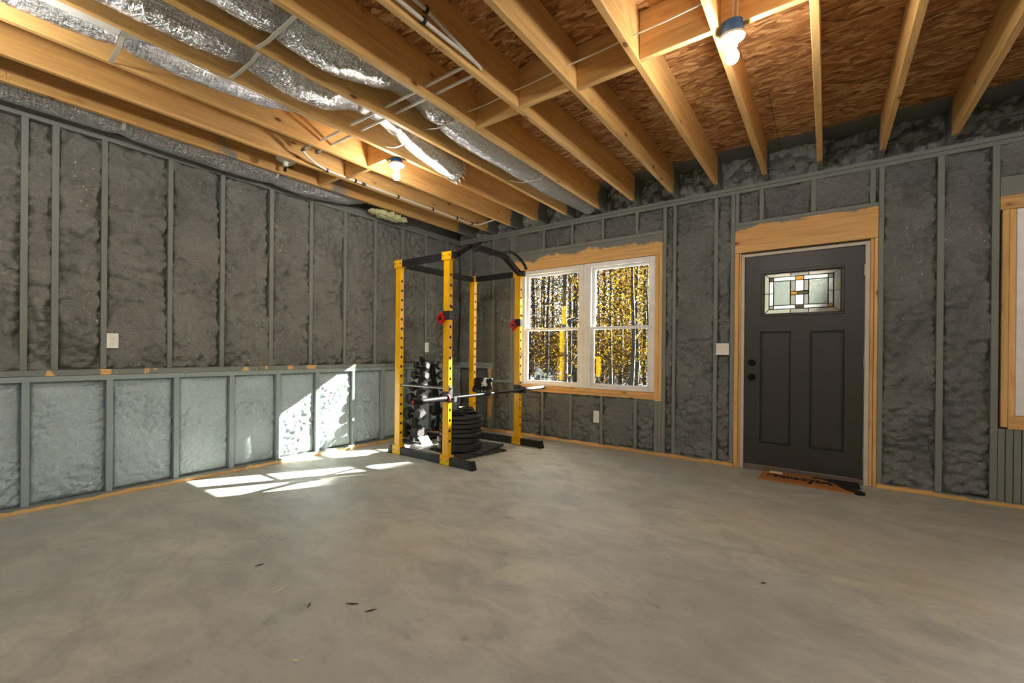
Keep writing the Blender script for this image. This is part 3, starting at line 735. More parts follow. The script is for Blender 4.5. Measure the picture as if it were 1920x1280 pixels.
dB = duct('flexible_duct', 'thick foil duct with a torn open end hanging by the lit bulb', [(-3, 1.68, 2.96, .155), (.9, 1.68, 2.96, .158), (1.18, 1.68, 2.95, .125), (1.5, 1.68, 2.935, .150), (1.75, 1.68, 2.945, .140), (1.90, 1.68, 2.985, .105), (1.98, 1.68, 2.998, .090), (2.22, 1.685, 2.998, .090), (2.34, 1.68, 2.97, .100), (2.6, 1.665, 2.92, .112), (3.14, 1.62, 2.855, .105)], .15, (1.18, 2.42), seed=5, caps=True)
strap(dB, [(1.866, 1.175, HB), (1.78, 1.18, HB - .012), (1.6, 1.18, HB - .012), (1.480, 1.181, HB)])
strap(dB, [(1.864, 2.45, H + .07), (1.78, 2.43, H - .006), (1.6, 2.41, H - .012), (1.500, 2.40, H + .02)], .012)
tn = B()
for i in range(9):
    a = -2.4 + i * .42; q = Vector((1.62 + .10 * math.cos(a), 3.135, 2.855 + .10 * math.sin(a)))
    tn.add([q + Vector((-.022, 0, .012)), q + Vector((.022, 0, -.012)), q + Vector((.01 * math.cos(a * 3), .05 + .02 * math.sin(i * 2), -.03)), q + Vector((-.02, .002, .01))], [(0, 1, 2), (0, 2, 3), (1, 3, 2), (0, 3, 1)])
tn.build('torn_edge', 'strap', dB)
dC = duct('flexible_duct', 'slim foil duct ending in a point beside a white line cover', [(-3, 1.27, 2.925, .110), (.4, 1.27, 2.92, .110), (.68, 1.27, 2.925, .095), (1.0, 1.28, 2.92, .105), (1.5, 1.31, 2.925, .09), (1.68, 1.335, 2.93, .055), (1.80, 1.355, 2.935, .012)], .1, (.68,), seed=8)
strap(dC, [(1.087, .678, HB), (1.16, .678, H - .004), (1.30, .674, H - .004), (1.425, .672, H + .06)])
dD = duct('flexible_duct', 'foil duct sagging along the top of the left wall', [(-3, .140, 2.890, .120), (.3, .140, 2.890, .122), (.94, .140, 2.885, .115), (1.3, .140, 2.878, .125), (1.8, .142, 2.868, .125), (2.12, .140, 2.868, .112), (2.5, .140, 2.855, .120), (3.0, .130, 2.885, .095), (3.2, .14, 2.92, .06), (3.36, .17, 2.95, .03)], .12, (.94, 2.12), seed=11)
for y in (.93, 2.11): strap(dD, [(.270, y, HB), (.22, y + .01, H - .018), (.13, y + .015, H - .028), (.05, y + .02, H + .0), (.012, y + .025, H + .04)])
lc = thing('line_cover', 'white plastic line cover with a slanted end lying beside the slim duct', 'conduit', (1.39, .3, 2.86))
B().prism([(-3, 2.838), (.655, 2.838), (.655, 2.892), (-3, 2.892)], 1.365, 1.435, axis=0).build('channel', 'white_plastic', lc)
B().prism([(.660, 2.836), (.78, 2.872), (.70, 2.894), (.660, 2.894)], 1.363, 1.437, axis=0).build('end_piece', 'white_plastic', lc)
B().box(1.358, -3, 2.893, 1.442, .66, 2.899).build('cover_lid', 'white_plastic', lc)

# ------------------------------------------------------------------ pipes and cables in the ceiling
def ring(b, p, axis, r0_, r1_, ln, seg=12): b.lathe([(r0_, -ln / 2), (r1_, -ln / 2), (r1_, ln / 2), (r0_, ln / 2)], p, axis=axis, seg=seg, close=True)
t = thing('water_pipe', 'white plastic pipe on the right of the pair crossing the joists, clipped along a joist', 'pipe', (2.745, 1.4, 2.86), 'white water pipes through the joists')
B().tube([(2.748, -2.5, 2.848), (2.748, 1.6, 2.848), (2.748, 2.02, 2.856), (2.735, 2.10, 2.862), (2.70, 2.148, 2.872), (2.6, 2.152, 2.881), (1.0, 2.152, 2.881), (.868, 2.152, 2.881)], .0105, 10).build('tube', 'pex', t, True)
b = B(); ring(b, (2.748, 1.605, 2.848), 1, .0108, .019, .016); b.build('pipe_clip', 'clip_black', t)
b = B(); ring(b, (.872, 2.152, 2.881), 0, .0108, .015, .03); b.build('end_fitting', 'steel', t)
t = thing('water_pipe', 'white plastic pipe, left of the pair, teeing off along a joist to the far wall', 'pipe', (2.745, 1.2, 2.9), 'white water pipes through the joists')
B().tube([(2.748, -2.5, 2.915), (2.748, 1.62, 2.915), (2.745, 1.96, 2.872), (2.735, 2.02, 2.872), (2.70, 2.052, 2.876), (2.6, 2.052, 2.881), (.88, 2.052, 2.881), (.80, 2.05, 2.881)], .0105, 10).build('tube', 'pex', t, True)
br = B().tube([(.815, 2.05, 2.870), (.80, 2.10, 2.845), (.75, 2.22, 2.828), (.695, 2.36, 2.832), (.692, 2.62, 2.832), (.692, 3.2, 2.832), (.692, 4.55, 2.832), (.72, 4.62, 2.835), (.80, 4.63, 2.842), (1.02, 4.60, 2.85)], .0105, 10).build('branch_tube', 'pex', t, True)
for y in (2.36, 2.68, 3.24, 3.78, 4.22, 4.52):
    b = B(); ring(b, (.694, y, 2.832), 1, .0108, .019, .016); b.build('pipe_clip', 'clip_black', t)
b = B(); ring(b, (.692, 2.78, 2.832), 1, .0108, .0155, .05); b.build('coupling', 'steel', t)
b = B(); ring(b, (.825, 2.05, 2.881), 0, .0108, .016, .05); b.build('tee_fitting', 'steel', t)
b = B(); ring(b, (2.748, 1.622, 2.915), 1, .0108, .019, .016); b.build('pipe_clip', 'clip_black', t)
t = thing('water_pipe', 'short white pipe stub with an elbow above the duct near the left wall', 'pipe', (.36, 2.08, 2.86))
B().tube([(.628, 2.16, 2.885), (.45, 2.13, 2.872), (.40, 2.12, 2.868)], .0105, 10).build('tube', 'pex', t, True)
B().tube([(.41, 2.12, 2.868), (.385, 2.118, 2.862), (.380, 2.118, 2.82)], .0135, 10).build('elbow', 'steel_black', t, True)
def cable(label, pts, r=.0045, mat='cable'):
    o = B().tube(pts, r, 8).build('electrical_cable', mat, None, True, at=pts[0]); return tag(o, label, 'cable')
cable('white cable strung level through the joists in front of the blocking', [(2.20, 2.487, 2.896), (2.30, 2.484, 2.900), (2.49, 2.484, 2.895), (2.70, 2.478, 2.902), (2.9, 2.468, 2.897), (3.10, 2.458, 2.902), (3.33, 2.452, 2.897), (3.52, 2.448, 2.902), (3.73, 2.440, 2.898), (3.93, 2.432, 2.902)])
cable('white cable drooping from the joist into the blue box of the right bulb', [(3.945, 2.36, 3.02), (3.99, 2.37, 3.00), (4.02, 2.42, 2.955), (4.02, 2.50, 2.915), (4.01, 2.56, 2.875), (4.005, 2.585, 2.848)])
cable('white cable rising from the blue box of the right bulb towards the next joist', [(4.025, 2.585, 2.848), (4.035, 2.54, 2.90), (4.06, 2.47, 2.95), (4.14, 2.42, 2.975), (4.31, 2.40, 2.985)])
cable('grey painted cable running along the foam above the door', [(3.64, D - .03, 2.865), (3.76, D - .05, 2.900), (3.91, D - .06, 2.915), (4.12, D - .055, 2.918), (4.34, D - .06, 2.918), (4.53, D - .05, 2.910), (4.74, D - .06, 2.925), (4.92, D - .055, 2.915), (5.15, D - .06, 2.935), (5.55, D - .05, 2.93), (6.0, D - .05, 2.93)], .006, 'stud_paint')
cable('white wire hanging along the tip of the slim foil duct', [(1.44, .80, 2.835), (1.445, 1.1, 2.822), (1.447, 1.5, 2.818), (1.447, 1.85, 2.822), (1.45, 2.05, 2.835)], .004)

# ------------------------------------------------------------------ bulbs
def lamp(label, loc, lit=True, box=True, R=.060):
    """ceiling lampholder; loc is the centre of the underside of its plate"""
    t = thing('lamp_holder', label, 'lamp', loc, 'bare bulb lamp holders' if lit else None); x, y, z = loc
    if box:
        b = B().lathe([(.050, .026), (.053, .026), (.053, .09), (.050, .09), (.0, .088)], loc, seg=28).build('junction_box', 'box_blue', t, True)
    B().lathe([(0, .026), (R, .026), (R, .018), (R * .95, .012), (R * .62, .003), (.034, -.004), (.027, -.012), (.024, -.030), (0, -.030)], loc, seg=32).build('holder', 'holder_plastic', t, True)
    if lit:
        B().lathe([(0, -.026), (.019, -.026), (.021, -.040), (.0225, -.052), (0, -.052)], loc, seg=24).build('bulb_neck', 'white_plastic', t, True)
        B().lathe([(.0, -.052), (.0225, -.053), (.027, -.062), (.031, -.074), (.0315, -.084), (.029, -.096), (.022, -.107), (.011, -.113), (0, -.114)], loc, seg=24).build('bulb', 'bulb_glow', t, True)
    else:
        B().lathe([(0, -.03), (.019, -.03), (.019, -.045), (0, -.045)], loc, seg=20).build('socket', 'white_plastic', t, True)
    return t
lamp('glowing bare bulb under a blue box, the large near one at the upper right', (4.003, 2.592, 2.752))
lamp('glowing bare bulb under a blue box, the small far one left of the ducts', (1.402, 2.600, 2.762), R=.072)
lamp('unlit white lamp holder half hidden behind a joist near the left wall', (.555, 2.03, 2.842), lit=False, box=True, R=.083)
for q in ((6.53, 2.60, 2.752), (1.402, 0.0, 2.752), (4.003, 0.0, 2.752), (6.53, 0.0, 2.752), (1.402, -2.6, 2.752), (4.003, -2.6, 2.752), (6.53, -2.6, 2.752)):  # unseen bulbs added to fill the room with light
    lamp('unseen bare bulb added on the same ceiling to brighten the room', q)

# ------------------------------------------------------------------ power rack
RX0, RX1, RY0, RY1 = .700, 1.420, 3.272, 4.560     # centres of the four uprights
UW, UD, ZT = .076, .050, 2.052                      # upright width along x, along y, top of the tube
rack = thing('power_rack', 'yellow and black steel power rack standing in front of the window corner', 'rack', ((RX0 + RX1) / 2, (RY0 + RY1) / 2, 0))
def upright(cx, cy):
    b = B(); x0, x1, y0, y1 = cx - UW / 2, cx + UW / 2, cy - UD / 2, cy + UD / 2; zb = .078
    b.add([(x0, y0, zb), (x1, y0, zb), (x1, y0, ZT), (x0, y0, ZT)], [(0, 1, 2, 3)]); b.add([(x0, y1, zb), (x1, y1, zb), (x1, y1, ZT), (x0, y1, ZT)], [(3, 2, 1, 0)])
    b.add([(x0, y0, ZT), (x1, y0, ZT), (x1, y1, ZT), (x0, y1, ZT)], [(0, 1, 2, 3)])
    zs = [.240 + .1038 * k for k in range(17)]; r = .0165
    for x, fl in ((x1, 1), (x0, -1)):
        z = zb
        for h in zs:
            lo, hi = h - .045, h + .045
            if lo > z: b.add([(x, y0, z), (x, y1, z), (x, y1, lo), (x, y0, lo)], [(0, 1, 2, 3)])
            out = [(y1, h), (y1, hi), (cy, hi), (y0, hi), (y0, h), (y0, lo), (cy, lo), (y1, lo)]
            inn = [(cy + r * math.cos(a), h + r * math.sin(a)) for a in [k * math.pi / 4 for k in range(8)]]
            vs = [(x, p, q) for p, q in out] + [(x, p, q) for p, q in inn] + [(x - fl * .004, p, q) for p, q in inn]
            b.add(vs, [(k, (k + 1) % 8, 8 + (k + 1) % 8, 8 + k) for k in range(8)] + [(8 + k, 8 + (k + 1) % 8, 16 + (k + 1) % 8, 16 + k) for k in range(8)])
            z = hi
        b.add([(x, y0, z), (x, y1, z), (x, y1, ZT), (x, y0, ZT)], [(0, 1, 2, 3)])
    u = b.build('upright', 'yellow_paint', rack)
    inner = B().box(x0 + .008, y0 + .008, zb, x1 - .008, y1 - .008, ZT - .01).build('shade_core', 'clip_black', u)  # black core stands in for the shade inside the hollow post
    # saddle over the base beam and the bracket round the top beam
    s = cy < 4
    B().box(cx - .062, cy - .037, .004, cx + .062, cy - .031, .100, .002).box(cx - .062, cy + .031, .004, cx + .062, cy + .037, .100, .002).box(cx - .062, cy - .037, .082, cx + .062, cy + .037, .088, .001).build('foot_bracket', 'yellow_paint', u)
    B().box(cx - .064, cy - .031, ZT + .002, cx + .064, cy - .026, 2.134, .002).box(cx - .066, cy - .036, ZT, cx + .066, cy + .036, ZT + .006, .001).build('top_bracket', 'yellow_paint', u)
    for dx in (-.042, .042): bolt(u, (cx + dx, cy - .037, .050), 1, -1); bolt(u, (cx + dx, cy - .031, 2.095), 1, -1)
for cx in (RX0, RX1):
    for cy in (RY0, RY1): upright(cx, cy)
for cy in (RY0, RY1):
    bb = B().box(.585, cy - .030, .010, 1.752, cy + .030, .080, .004).build('base_beam', 'dust_black' if cy < 4 else 'rack_black', rack)
    for x, s in ((.585, -1), (1.752, 1)):
        B().add([(x - .02 * s, cy - .034, .0), (x + .026 * s, cy - .037, 0), (x + .026 * s, cy + .037, 0), (x - .02 * s, cy + .034, 0), (x - .02 * s, cy - .0315, .083), (x + .008 * s, cy - .0315, .083), (x + .008 * s, cy + .0315, .083), (x - .02 * s, cy + .0315, .083)],
                [(0, 3, 2, 1), (4, 5, 6, 7), (0, 1, 5, 4), (1, 2, 6, 5), (2, 3, 7, 6), (3, 0, 4, 7)]).build('end_cap', 'rack_black', bb)
    B().box(RX0 - .035, cy - .025, ZT + .008, RX1 + .085, cy + .025, 2.128, .004).build('top_side_beam', 'rack_black', rack)
B().box(RX0 - .03, RY0 + .026, ZT + .008, RX0 + .030, RY1 - .026, 2.122, .004).build('rear_crossbeam', 'rack_black', rack)
pb = B(); xb = RX1 + .035
pp = [(xb, RY0 + .02, 2.092), (xb, RY0 + .085, 2.118), (xb, 3.545, 2.236), (xb, 3.62, 2.252), (xb, 4.14, 2.252), (xb, 4.22, 2.236), (xb, RY1 - .085, 2.112), (xb, RY1 - .02, 2.088)]
for p, q in zip(pp[:-1], pp[1:]):
    v = (Vector(q) - Vector(p)).normalized() * .012
    pb.bar(Vector(p) - v, Vector(q) + v, .054, .050, (1, 0, 0))
pub = pb.build('pull_up_bar', 'rack_black', rack)
def smooth_path(pts, n=6):
    pts = [Vector(p) for p in pts]; out = []
    for i in range(len(pts) - 1):
        p0, p1, p2, p3 = pts[max(i - 1, 0)], pts[i], pts[i + 1], pts[min(i + 2, len(pts) - 1)]
        for k in range(n):
            t = k / n; out.append(.5 * ((2 * p1) + (p2 - p0) * t + (2 * p0 - 5 * p1 + 4 * p2 - p3) * t * t + (3 * p1 - p0 - 3 * p2 + p3) * t ** 3))
    return out + [pts[-1]]
B().tube(smooth_path([(xb, 4.13, 2.27), (xb + .07, 4.15, 2.278), (xb + .14, 4.17, 2.262), (xb + .19, 4.28, 2.18), (xb + .20, 4.36, 2.10)]), .016, 10).build('grip_handle', 'rack_black', pub, True)
B().tube(smooth_path([(xb, 4.20, 2.262), (xb - .06, 4.13, 2.272), (xb - .15, 4.10, 2.272)]), .016, 10).build('grip_handle', 'rack_black', pub, True)
B().tube(smooth_path([(xb, 3.64, 2.27), (xb + .07, 3.62, 2.278), (xb + .14, 3.58, 2.262), (xb + .19, 3.42, 2.18), (xb + .20, 3.37, 2.14)]), .016, 10).build('grip_handle', 'rack_black', pub, True)
B().tube(smooth_path([(xb, 3.60, 2.262), (xb - .04, 3.72, 2.285), (xb - .10, 3.82, 2.285), (xb - .16, 3.86, 2.270)]), .016, 10).build('grip_handle', 'rack_black', pub, True)
for cy in (RY0, RY1):
    B().tube([(RX0 - .02, cy, .767), (RX1 + .06, cy, .767)], .0125, 12).build('safety_bar', 'steel', rack, True)
    x1_ = RX1 + UW / 2
    # hook sleeves: a pair at shoulder height, a pair that carries the bar
    for z0_, z1_, hook in ((1.452, 1.540, False), (.632, .735, True)):
        h = B().box(RX1 - UW / 2 - .005, cy - UD / 2 - .005, z0_, x1_ + .005, cy - UD / 2 - .0006, z1_).box(RX1 - UW / 2 - .005, cy + UD / 2 + .0006, z0_, x1_ + .005, cy + UD / 2 + .005, z1_)
        h.box(x1_ + .0006, cy - UD / 2 - .005, z0_, x1_ + .006, cy + UD / 2 + .005, z1_)
        if hook:
            h.box(x1_ + .006, cy - .022, .636, x1_ + .075, cy + .022, .648, .002); h.box(x1_ + .064, cy - .022, .648, x1_ + .075, cy + .022, .690, .002)
        hk = h.build('bar_hook', 'dust_black', rack)
        if hook and cy < 4:
            B().prism([(cy - .026, .735), (cy + .026, .735), (cy + .026, .775), (cy + .016, .800), (cy - .016, .800), (cy - .026, .775)], x1_ + .001, x1_ + .008, axis=0).build('hook_plate', 'steel', hk)
    B().tube([(x1_ - .01, cy, 1.580), (x1_ + .020, cy, 1.580)], .011, 12).build('hook_pin', 'clip_black', rack, True)
def collar(label, loc):
    t = thing('barbell_collar', label, 'collar', loc, 'red barbell collars on the rack'); x, y, z = loc
    b = B(); ring(b, loc, 1, .026, .040, .042, 20); b.build('clamp_ring', 'red_plastic', t)
    B().box(x - .015, y - .016, z + .036, x + .022, y + .016, z + .062, .005).build('clamp_lever', 'red_plastic', t)
    B().box(x - .012, y - .013, z - .062, x + .018, y + .013, z - .034, .005).build('clamp_jaw', 'red_plastic', t)
    B().tube([(x, y - .02, z), (x, y + .036, z)], .012, 10).build('peg', 'clip_black', t)
collar('red plastic barbell collar clipped to the near front yellow post', (RX1 - .036, RY0 - .062, 1.462))
collar('red plastic barbell collar clipped to the post beside the window', (RX1 - .036, RY1 - .062, 1.462))

# ------------------------------------------------------------------ barbell
BX, BZ = RX1 + UW / 2 + .034, .677
bar = thing('barbell', 'long black steel barbell resting on the rack hooks in front of the window', 'barbell', (BX, 3.9, BZ))
B().tube([(BX, 3.19, BZ), (BX, 4.60, BZ)], .0145, 14).build('shaft', 'steel_black', bar, True)
for y0_, y1_, c in ((2.735, 3.185, -1), (4.605, 5.065, 1)):
    sl = B().tube([(BX, y0_, BZ), (BX, y1_, BZ)], .0255, 20).build('sleeve', 'steel_black' if c < 0 else 'steel', bar, True)
    e = y0_ if c < 0 else y1_
    B().tube([(BX, e - .0015, BZ), (BX, e + .0015, BZ)], .017, 16).build('end_cap', 'cap_pink', sl)
for y in (3.197, 4.593):
    B().lathe([(.012, -.014), (.036, -.014), (.040, -.008), (.040, .008), (.036, .014), (.012, .014)], (BX, y, BZ), axis=1, seg=24).build('stop_collar', 'red_rubber', bar, True)

# ------------------------------------------------------------------ dumbbell stand with hexagonal dumbbells
AX = .420
st = thing('dumbbell_stand', 'black A-frame dumbbell stand behind the yellow rack', 'dumbbell stand', (AX, 4.0, 0))
fpost = ((AX, 3.935, 1.03), (AX, 3.735, .035)); bpost = ((AX, 4.060, 1.03), (AX, 4.270, .035))
for nm, (a, b_) in (('front_post', fpost), ('back_post', bpost)):
    po = B().bar(a, b_, .066, .036, (1, 0, 0)).build(nm, 'rack_black', st)
    B().box(AX - .26, b_[1] - .026, .0, AX + .20, b_[1] + .026, .036, .003).build('foot', 'dust_black', po)
    for dx in (-.05, .10): bolt(po, (AX + dx, b_[1] - .026, .018), 1, -1, .010)
B().prism([(3.890, 1.075), (4.108, 1.060), (4.090, 1.00), (4.03, .965), (3.96, .965), (3.905, 1.00)], AX - .045, AX - .038, axis=0).prism([(3.890, 1.075), (4.108, 1.060), (4.090, 1.00), (4.03, .965), (3.96, .965), (3.905, 1.00)], AX + .038, AX + .045, axis=0).build('top_plate', 'rack_black', st)
for y in (3.915, 3.965, 4.075): bolt(st, (AX + .045, y, 1.035), 0, 1, .009)
B().box(AX - .02, 3.762, .004, AX + .02, 4.243, .030, .003).build('foot_rail', 'rack_black', st)
def dumbbell(label, loc, r, ln, gap, tilt):
    t = thing('dumbbell', label, 'dumbbell', loc, 'hexagonal dumbbells on the stand'); x, y, z = loc
    B().tube([(x - gap / 2 - .01, y, z), (x - gap * .25, y, z), (x, y, z), (x + gap * .25, y, z), (x + gap / 2 + .01, y, z)], [.013, .015, .0165, .015, .013], 14).build('handle', 'steel', t, True)
    for s in (-1, 1):
        xi, xo = x + s * gap / 2, x + s * (gap / 2 + ln); ch = min(.018, ln * .22)
        hx = lambda R, xx: [(xx, y + R * math.cos(k * math.pi / 3 + tilt), z + R * math.sin(k * math.pi / 3 + tilt)) for k in range(6)]
        b = B(); vs = hx(r * .80, xi) + hx(r, xi + s * ch) + hx(r, xo - s * ch) + hx(r * .78, xo)
        fs = [tuple(range(6)), tuple(range(18, 24))] + [(i * 6 + k, i * 6 + (k + 1) % 6, i * 6 + 6 + (k + 1) % 6, i * 6 + 6 + k) for i in range(3) for k in range(6)]
        hd = b.add(vs, fs).build('head', 'hex_rubber', t)
        q = hx(r * .70, xo + s * .0005) + hx(r * .70, xo + s * .003)
        B().add(q, [tuple(range(6)), tuple(range(6, 12))] + [(k, (k + 1) % 6, 6 + (k + 1) % 6, 6 + k) for k in range(6)]).build('end_face', 'hex_face', hd)
zs_ = [.955, .835, .695, .545, .365, .160]; rs_ = [.052, .058, .066, .072, .080, .088]
words_ = ['topmost and smallest', 'second from the top', 'third from the top', 'third from the bottom', 'second from the bottom', 'lowest and largest']
for i, (z, r) in enumerate(zip(zs_, rs_)):
    f = (1.03 - z) / .995
    dumbbell('black hex dumbbell on the near side of the stand, ' + words_[i], (AX + .004, 3.935 - .200 * f - .036, z), r, .052 + .010 * i, .118, .2 + .1 * (i % 3))
    dumbbell('black hex dumbbell on the far side of the stand, ' + words_[i], (AX + .004, 4.060 + .210 * f + .036, z - .004), r, .052 + .010 * i, .118, .45 - .12 * (i % 3))

# pale frame piece with a paper tag on the floor below the stand
fr_ = thing('metal_frame_piece', 'pale metal frame piece lying on the floor under the dumbbell stand', 'metal frame', (.66, 3.70, 0))
B().bar((.56, 3.49, .016), (.56, 3.92, .016), .030, .030).build('rail', 'pale_metal', fr_)
B().bar((.80, 3.44, .016), (.78, 3.88, .016), .030, .030).build('rail', 'pale_metal', fr_)
B().bar((.575, 3.64, .020), (.783, 3.60, .020), .028, .065).build('cross_plate', 'pale_metal', fr_)
tg = B().add([(.69, 3.66, .012), (.69, 3.82, .012), (.60, 3.82, .11), (.60, 3.66, .11), (.694, 3.66, .014), (.694, 3.82, .014), (.604, 3.82, .112), (.604, 3.66, .112)], [(0, 1, 2, 3), (4, 7, 6, 5), (0, 4, 5, 1), (1, 5, 6, 2), (2, 6, 7, 3), (3, 7, 4, 0)]).build('paper_tag', 'paper', None, at=(.65, 3.74, .012))
tag(tg, 'white square paper tag propped on the pale frame piece', 'paper')

# ------------------------------------------------------------------ floor mats, weight plates
def puzzle_mat(label, c, ang, z, size=.64):
    h = size / 2; pts = []; n = 15; t = .013
    for sde in range(4):
        for k in range(n):
            a0 = -h + size * k / n; w_ = size / n
            o = t if k % 2 else 0.0
            for f_, g_ in ((.08, 0), (.20, .9), (.0, 1) if False else (.30, 1), (.70, 1), (.80, .9), (.92, 0)):
                u, v = a0 + w_ * (f_ if o else f_), h - t / 2 + (o * g_ if o else 0)
                q = {0: (u, -v), 1: (v, u), 2: (-u, v), 3: (-v, -u)}[sde]; pts.append(q)
    ca, sa = math.cos(ang), math.sin(ang)
    poly = [(c[0] + x * ca - y * sa, c[1] + x * sa + y * ca) for x, y in pts]
    o = B().prism(poly, z, z + .012).build('foam_mat', 'rubber_mat', None, at=(c[0], c[1], z)); return tag(o, label, 'mat', 'black interlocking floor mats')
puzzle_mat('black interlocking foam mat, the lower of two under the weight plates', (1.17, 3.905), math.radians(-9), .001)
puzzle_mat('black interlocking foam mat, the upper of two right under the weight plates', (1.10, 4.005), math.radians(10), .014)
def weight(label, c, z, R, th, group='black weight plates in the stack'):
    prof = [(.026, 0), (R - .012, 0), (R, .010), (R, th - .010), (R - .012, th), (R * .84, th), (R * .80, th * .72), (R * .42, th * .72), (R * .36, th), (.036, th), (.026, th - .004)]
    t = thing('weight_plate', label, 'weight plate', (c[0], c[1], z), group)
    B().lathe(prof, (c[0], c[1], z), seg=56, close=True).build('disc', 'rubber', t, True)
    b = B(); ring(b, (c[0], c[1], z + th / 2), 2, .0252, .034, th * .98, 20); b.build('hub', 'steel_black', t, True)
    return t
names = ['bottom and thickest', 'second from the bottom', 'third from the bottom', 'fourth from the bottom', 'third from the top', 'second from the top', 'topmost wide one, under the two small plates']
z = .0265; PC = (1.09, 3.85)
for i, (R, th, dx, dy) in enumerate(((.252, .084, 0, 0), (.240, .068, -.012, -.01), (.247, .052, .012, .010), (.240, .046, .006, .004), (.247, .050, .010, .008), (.244, .046, .012, .020), (.240, .046, .010, .006))):
    weight('black rubber weight plate in the stack, ' + names[i], (PC[0] + dx, PC[1] + dy), z, R, th); z += th + .0006
zz = z
weight('small black weight plate lying on the stack, lower of the right pair', (1.085, 3.985), z, .100, .030, 'small plates on top of the stack'); weight('small black weight plate lying on the stack, upper of the right pair', (1.075, 3.975), z + .0306, .096, .030, 'small plates on top of the stack')
weight('small black weight plate lying on the stack, lower of the left pair', (1.14, 3.755), z, .088, .024, 'small plates on top of the stack'); weight('small black weight plate lying on the stack, upper of the left pair', (1.135, 3.76), z + .0246, .084, .022, 'small plates on top of the stack')

# ------------------------------------------------------------------ training gloves hung over the far safety bar
gl = thing('training_glove', 'black and white training glove draped over the far safety bar', 'glove', (.87, RY1, .767))
n_, m_ = 34, 22
uu, vv = np.meshgrid(np.linspace(-1, 1, n_), np.linspace(0, 1, m_), indexing='ij')
def drape(x_a, x_b, d_front, d_back, lift, seed):
    s = uu; x = x_a + (x_b - x_a) * vv
    dn = np.where(s < 0, -s * d_front, s * d_back) * (1 + .25 * pn(vv * 3 + seed, s * 2, seed))
    y = RY1 + np.sign(s) * (.016 + lift * np.abs(s)) + .018 * pn(vv * 6 + seed, s * 3, seed + 2)
    zt_ = .767 + .016 + .004 - np.clip(dn - .01, 0, 9); y = np.where(np.abs(s) < .09, RY1 + s / .09 * .016, y)
    x = x + .03 * pn(s * 4, vv * 3 + seed, seed + 4) + (np.abs(s) ** 2) * .05 * (vv - .3)
    return np.stack([x, y, zt_], -1)
def solid(P, th, name, mat, parent):
    o = sheet(name, P, mat, parent); md = o.modifiers.new('thickness', 'SOLIDIFY'); md.thickness = th; md.offset = 1; return o
solid(drape(.765, .935, .150, .085, .016, 3), .008, 'palm', 'cloth_black', gl)
solid(drape(.905, .950, .105, .07, .034, 9), .006, 'back_panel', 'cloth_white', gl)
solid(drape(.955, 1.03, .150, .03, .030, 15), .008, 'cuff', 'cloth_black', gl)
B().tube(smooth_path([(.80, RY1 - .045, .70), (.775, RY1 - .055, .66), (.765, RY1 - .05, .63), (.785, RY1 - .04, .615)]), [.020] * 18 + [.012], 10).build('thumb', 'cloth_black', gl, True)
for k in range(3): B().tube(smooth_path([(.84 + .045 * k, RY1 - .05, .66), (.835 + .05 * k, RY1 - .06, .635), (.84 + .052 * k, RY1 - .055, .615)]), [.017] * 12 + [.010], 10).build('finger', 'cloth_black', gl, True)

# ------------------------------------------------------------------ doormat with upside-down script and a black animal shape
mat_ = thing('door_mat', 'tan coir doormat with black script and a black animal silhouette at the door', 'doormat', (4.25, 4.95, 0))
B().prism([(3.924, 4.735), (4.60, 4.715), (4.585, 5.085), (3.926, 5.090)], .001, .016).build('coir_pad', 'coir', mat_)
sil = [(4.30, 5.02), (4.31, 5.055), (4.345, 5.07), (4.385, 5.052), (4.43, 5.075), (4.52, 5.082), (4.625, 5.083), (4.630, 5.02), (4.605, 4.975), (4.635, 4.93), (4.605, 4.885), (4.59, 4.85), (4.655, 4.76), (4.645, 4.715), (4.60, 4.706), (4.545, 4.745), (4.52, 4.79), (4.49, 4.86), (4.465, 4.93), (4.41, 4.99), (4.385, 5.02), (4.36, 5.037), (4.335, 5.03), (4.325, 5.005)]
B().prism(sil, .002, .019).build('animal_silhouette', 'coir_black', mat_)
def stroke(pts, wd=.014):
    """script stroke in mat letter space: x to the right, y up, read from the door"""
    b = B(); P_ = smooth_path([(4.445 - x * .47, 4.955 - y * .15 + .0 * x, .0165) for x, y in pts], 5)
    P_ = [(p.x, p.y, .0165) for p in P_]
    return b.tube(P_, wd / 2, 6, True)
script = {'w': [(.0, .55), (.03, .75), (.05, .2), (.09, .55), (.12, .2), (.15, .7), (.17, .6)], 'e': [(.18, .3), (.23, .45), (.22, .62), (.19, .5), (.20, .22), (.27, .25)],
          'l': [(.27, .25), (.34, .9), (.32, 1.1), (.30, .8), (.31, .25), (.37, .28)], 'c': [(.44, .55), (.41, .6), (.385, .4), (.41, .22), (.47, .3)],
          'o': [(.54, .58), (.50, .5), (.51, .25), (.55, .25), (.57, .45), (.54, .58), (.60, .5)], 'm': [(.61, .22), (.63, .58), (.66, .5), (.665, .22), (.69, .58), (.72, .5), (.725, .22), (.75, .58), (.78, .5), (.785, .25), (.82, .28)],
          'f': [(.82, .28), (.88, .45), (.87, .62), (.84, .5), (.85, .22), (.96, .3), (1.0, .5)]}
for k, p in script.items(): stroke(p).build('letter', 'coir_black', mat_, True)
o = B().box(3.985, 4.985, .0175, 4.085, 5.025, .030, .002).build('wood_shim', 'shim', None, at=(4.03, 5.0, .017)); tag(o, 'small pale wood shim lying on the doormat by the door', 'wood shim')

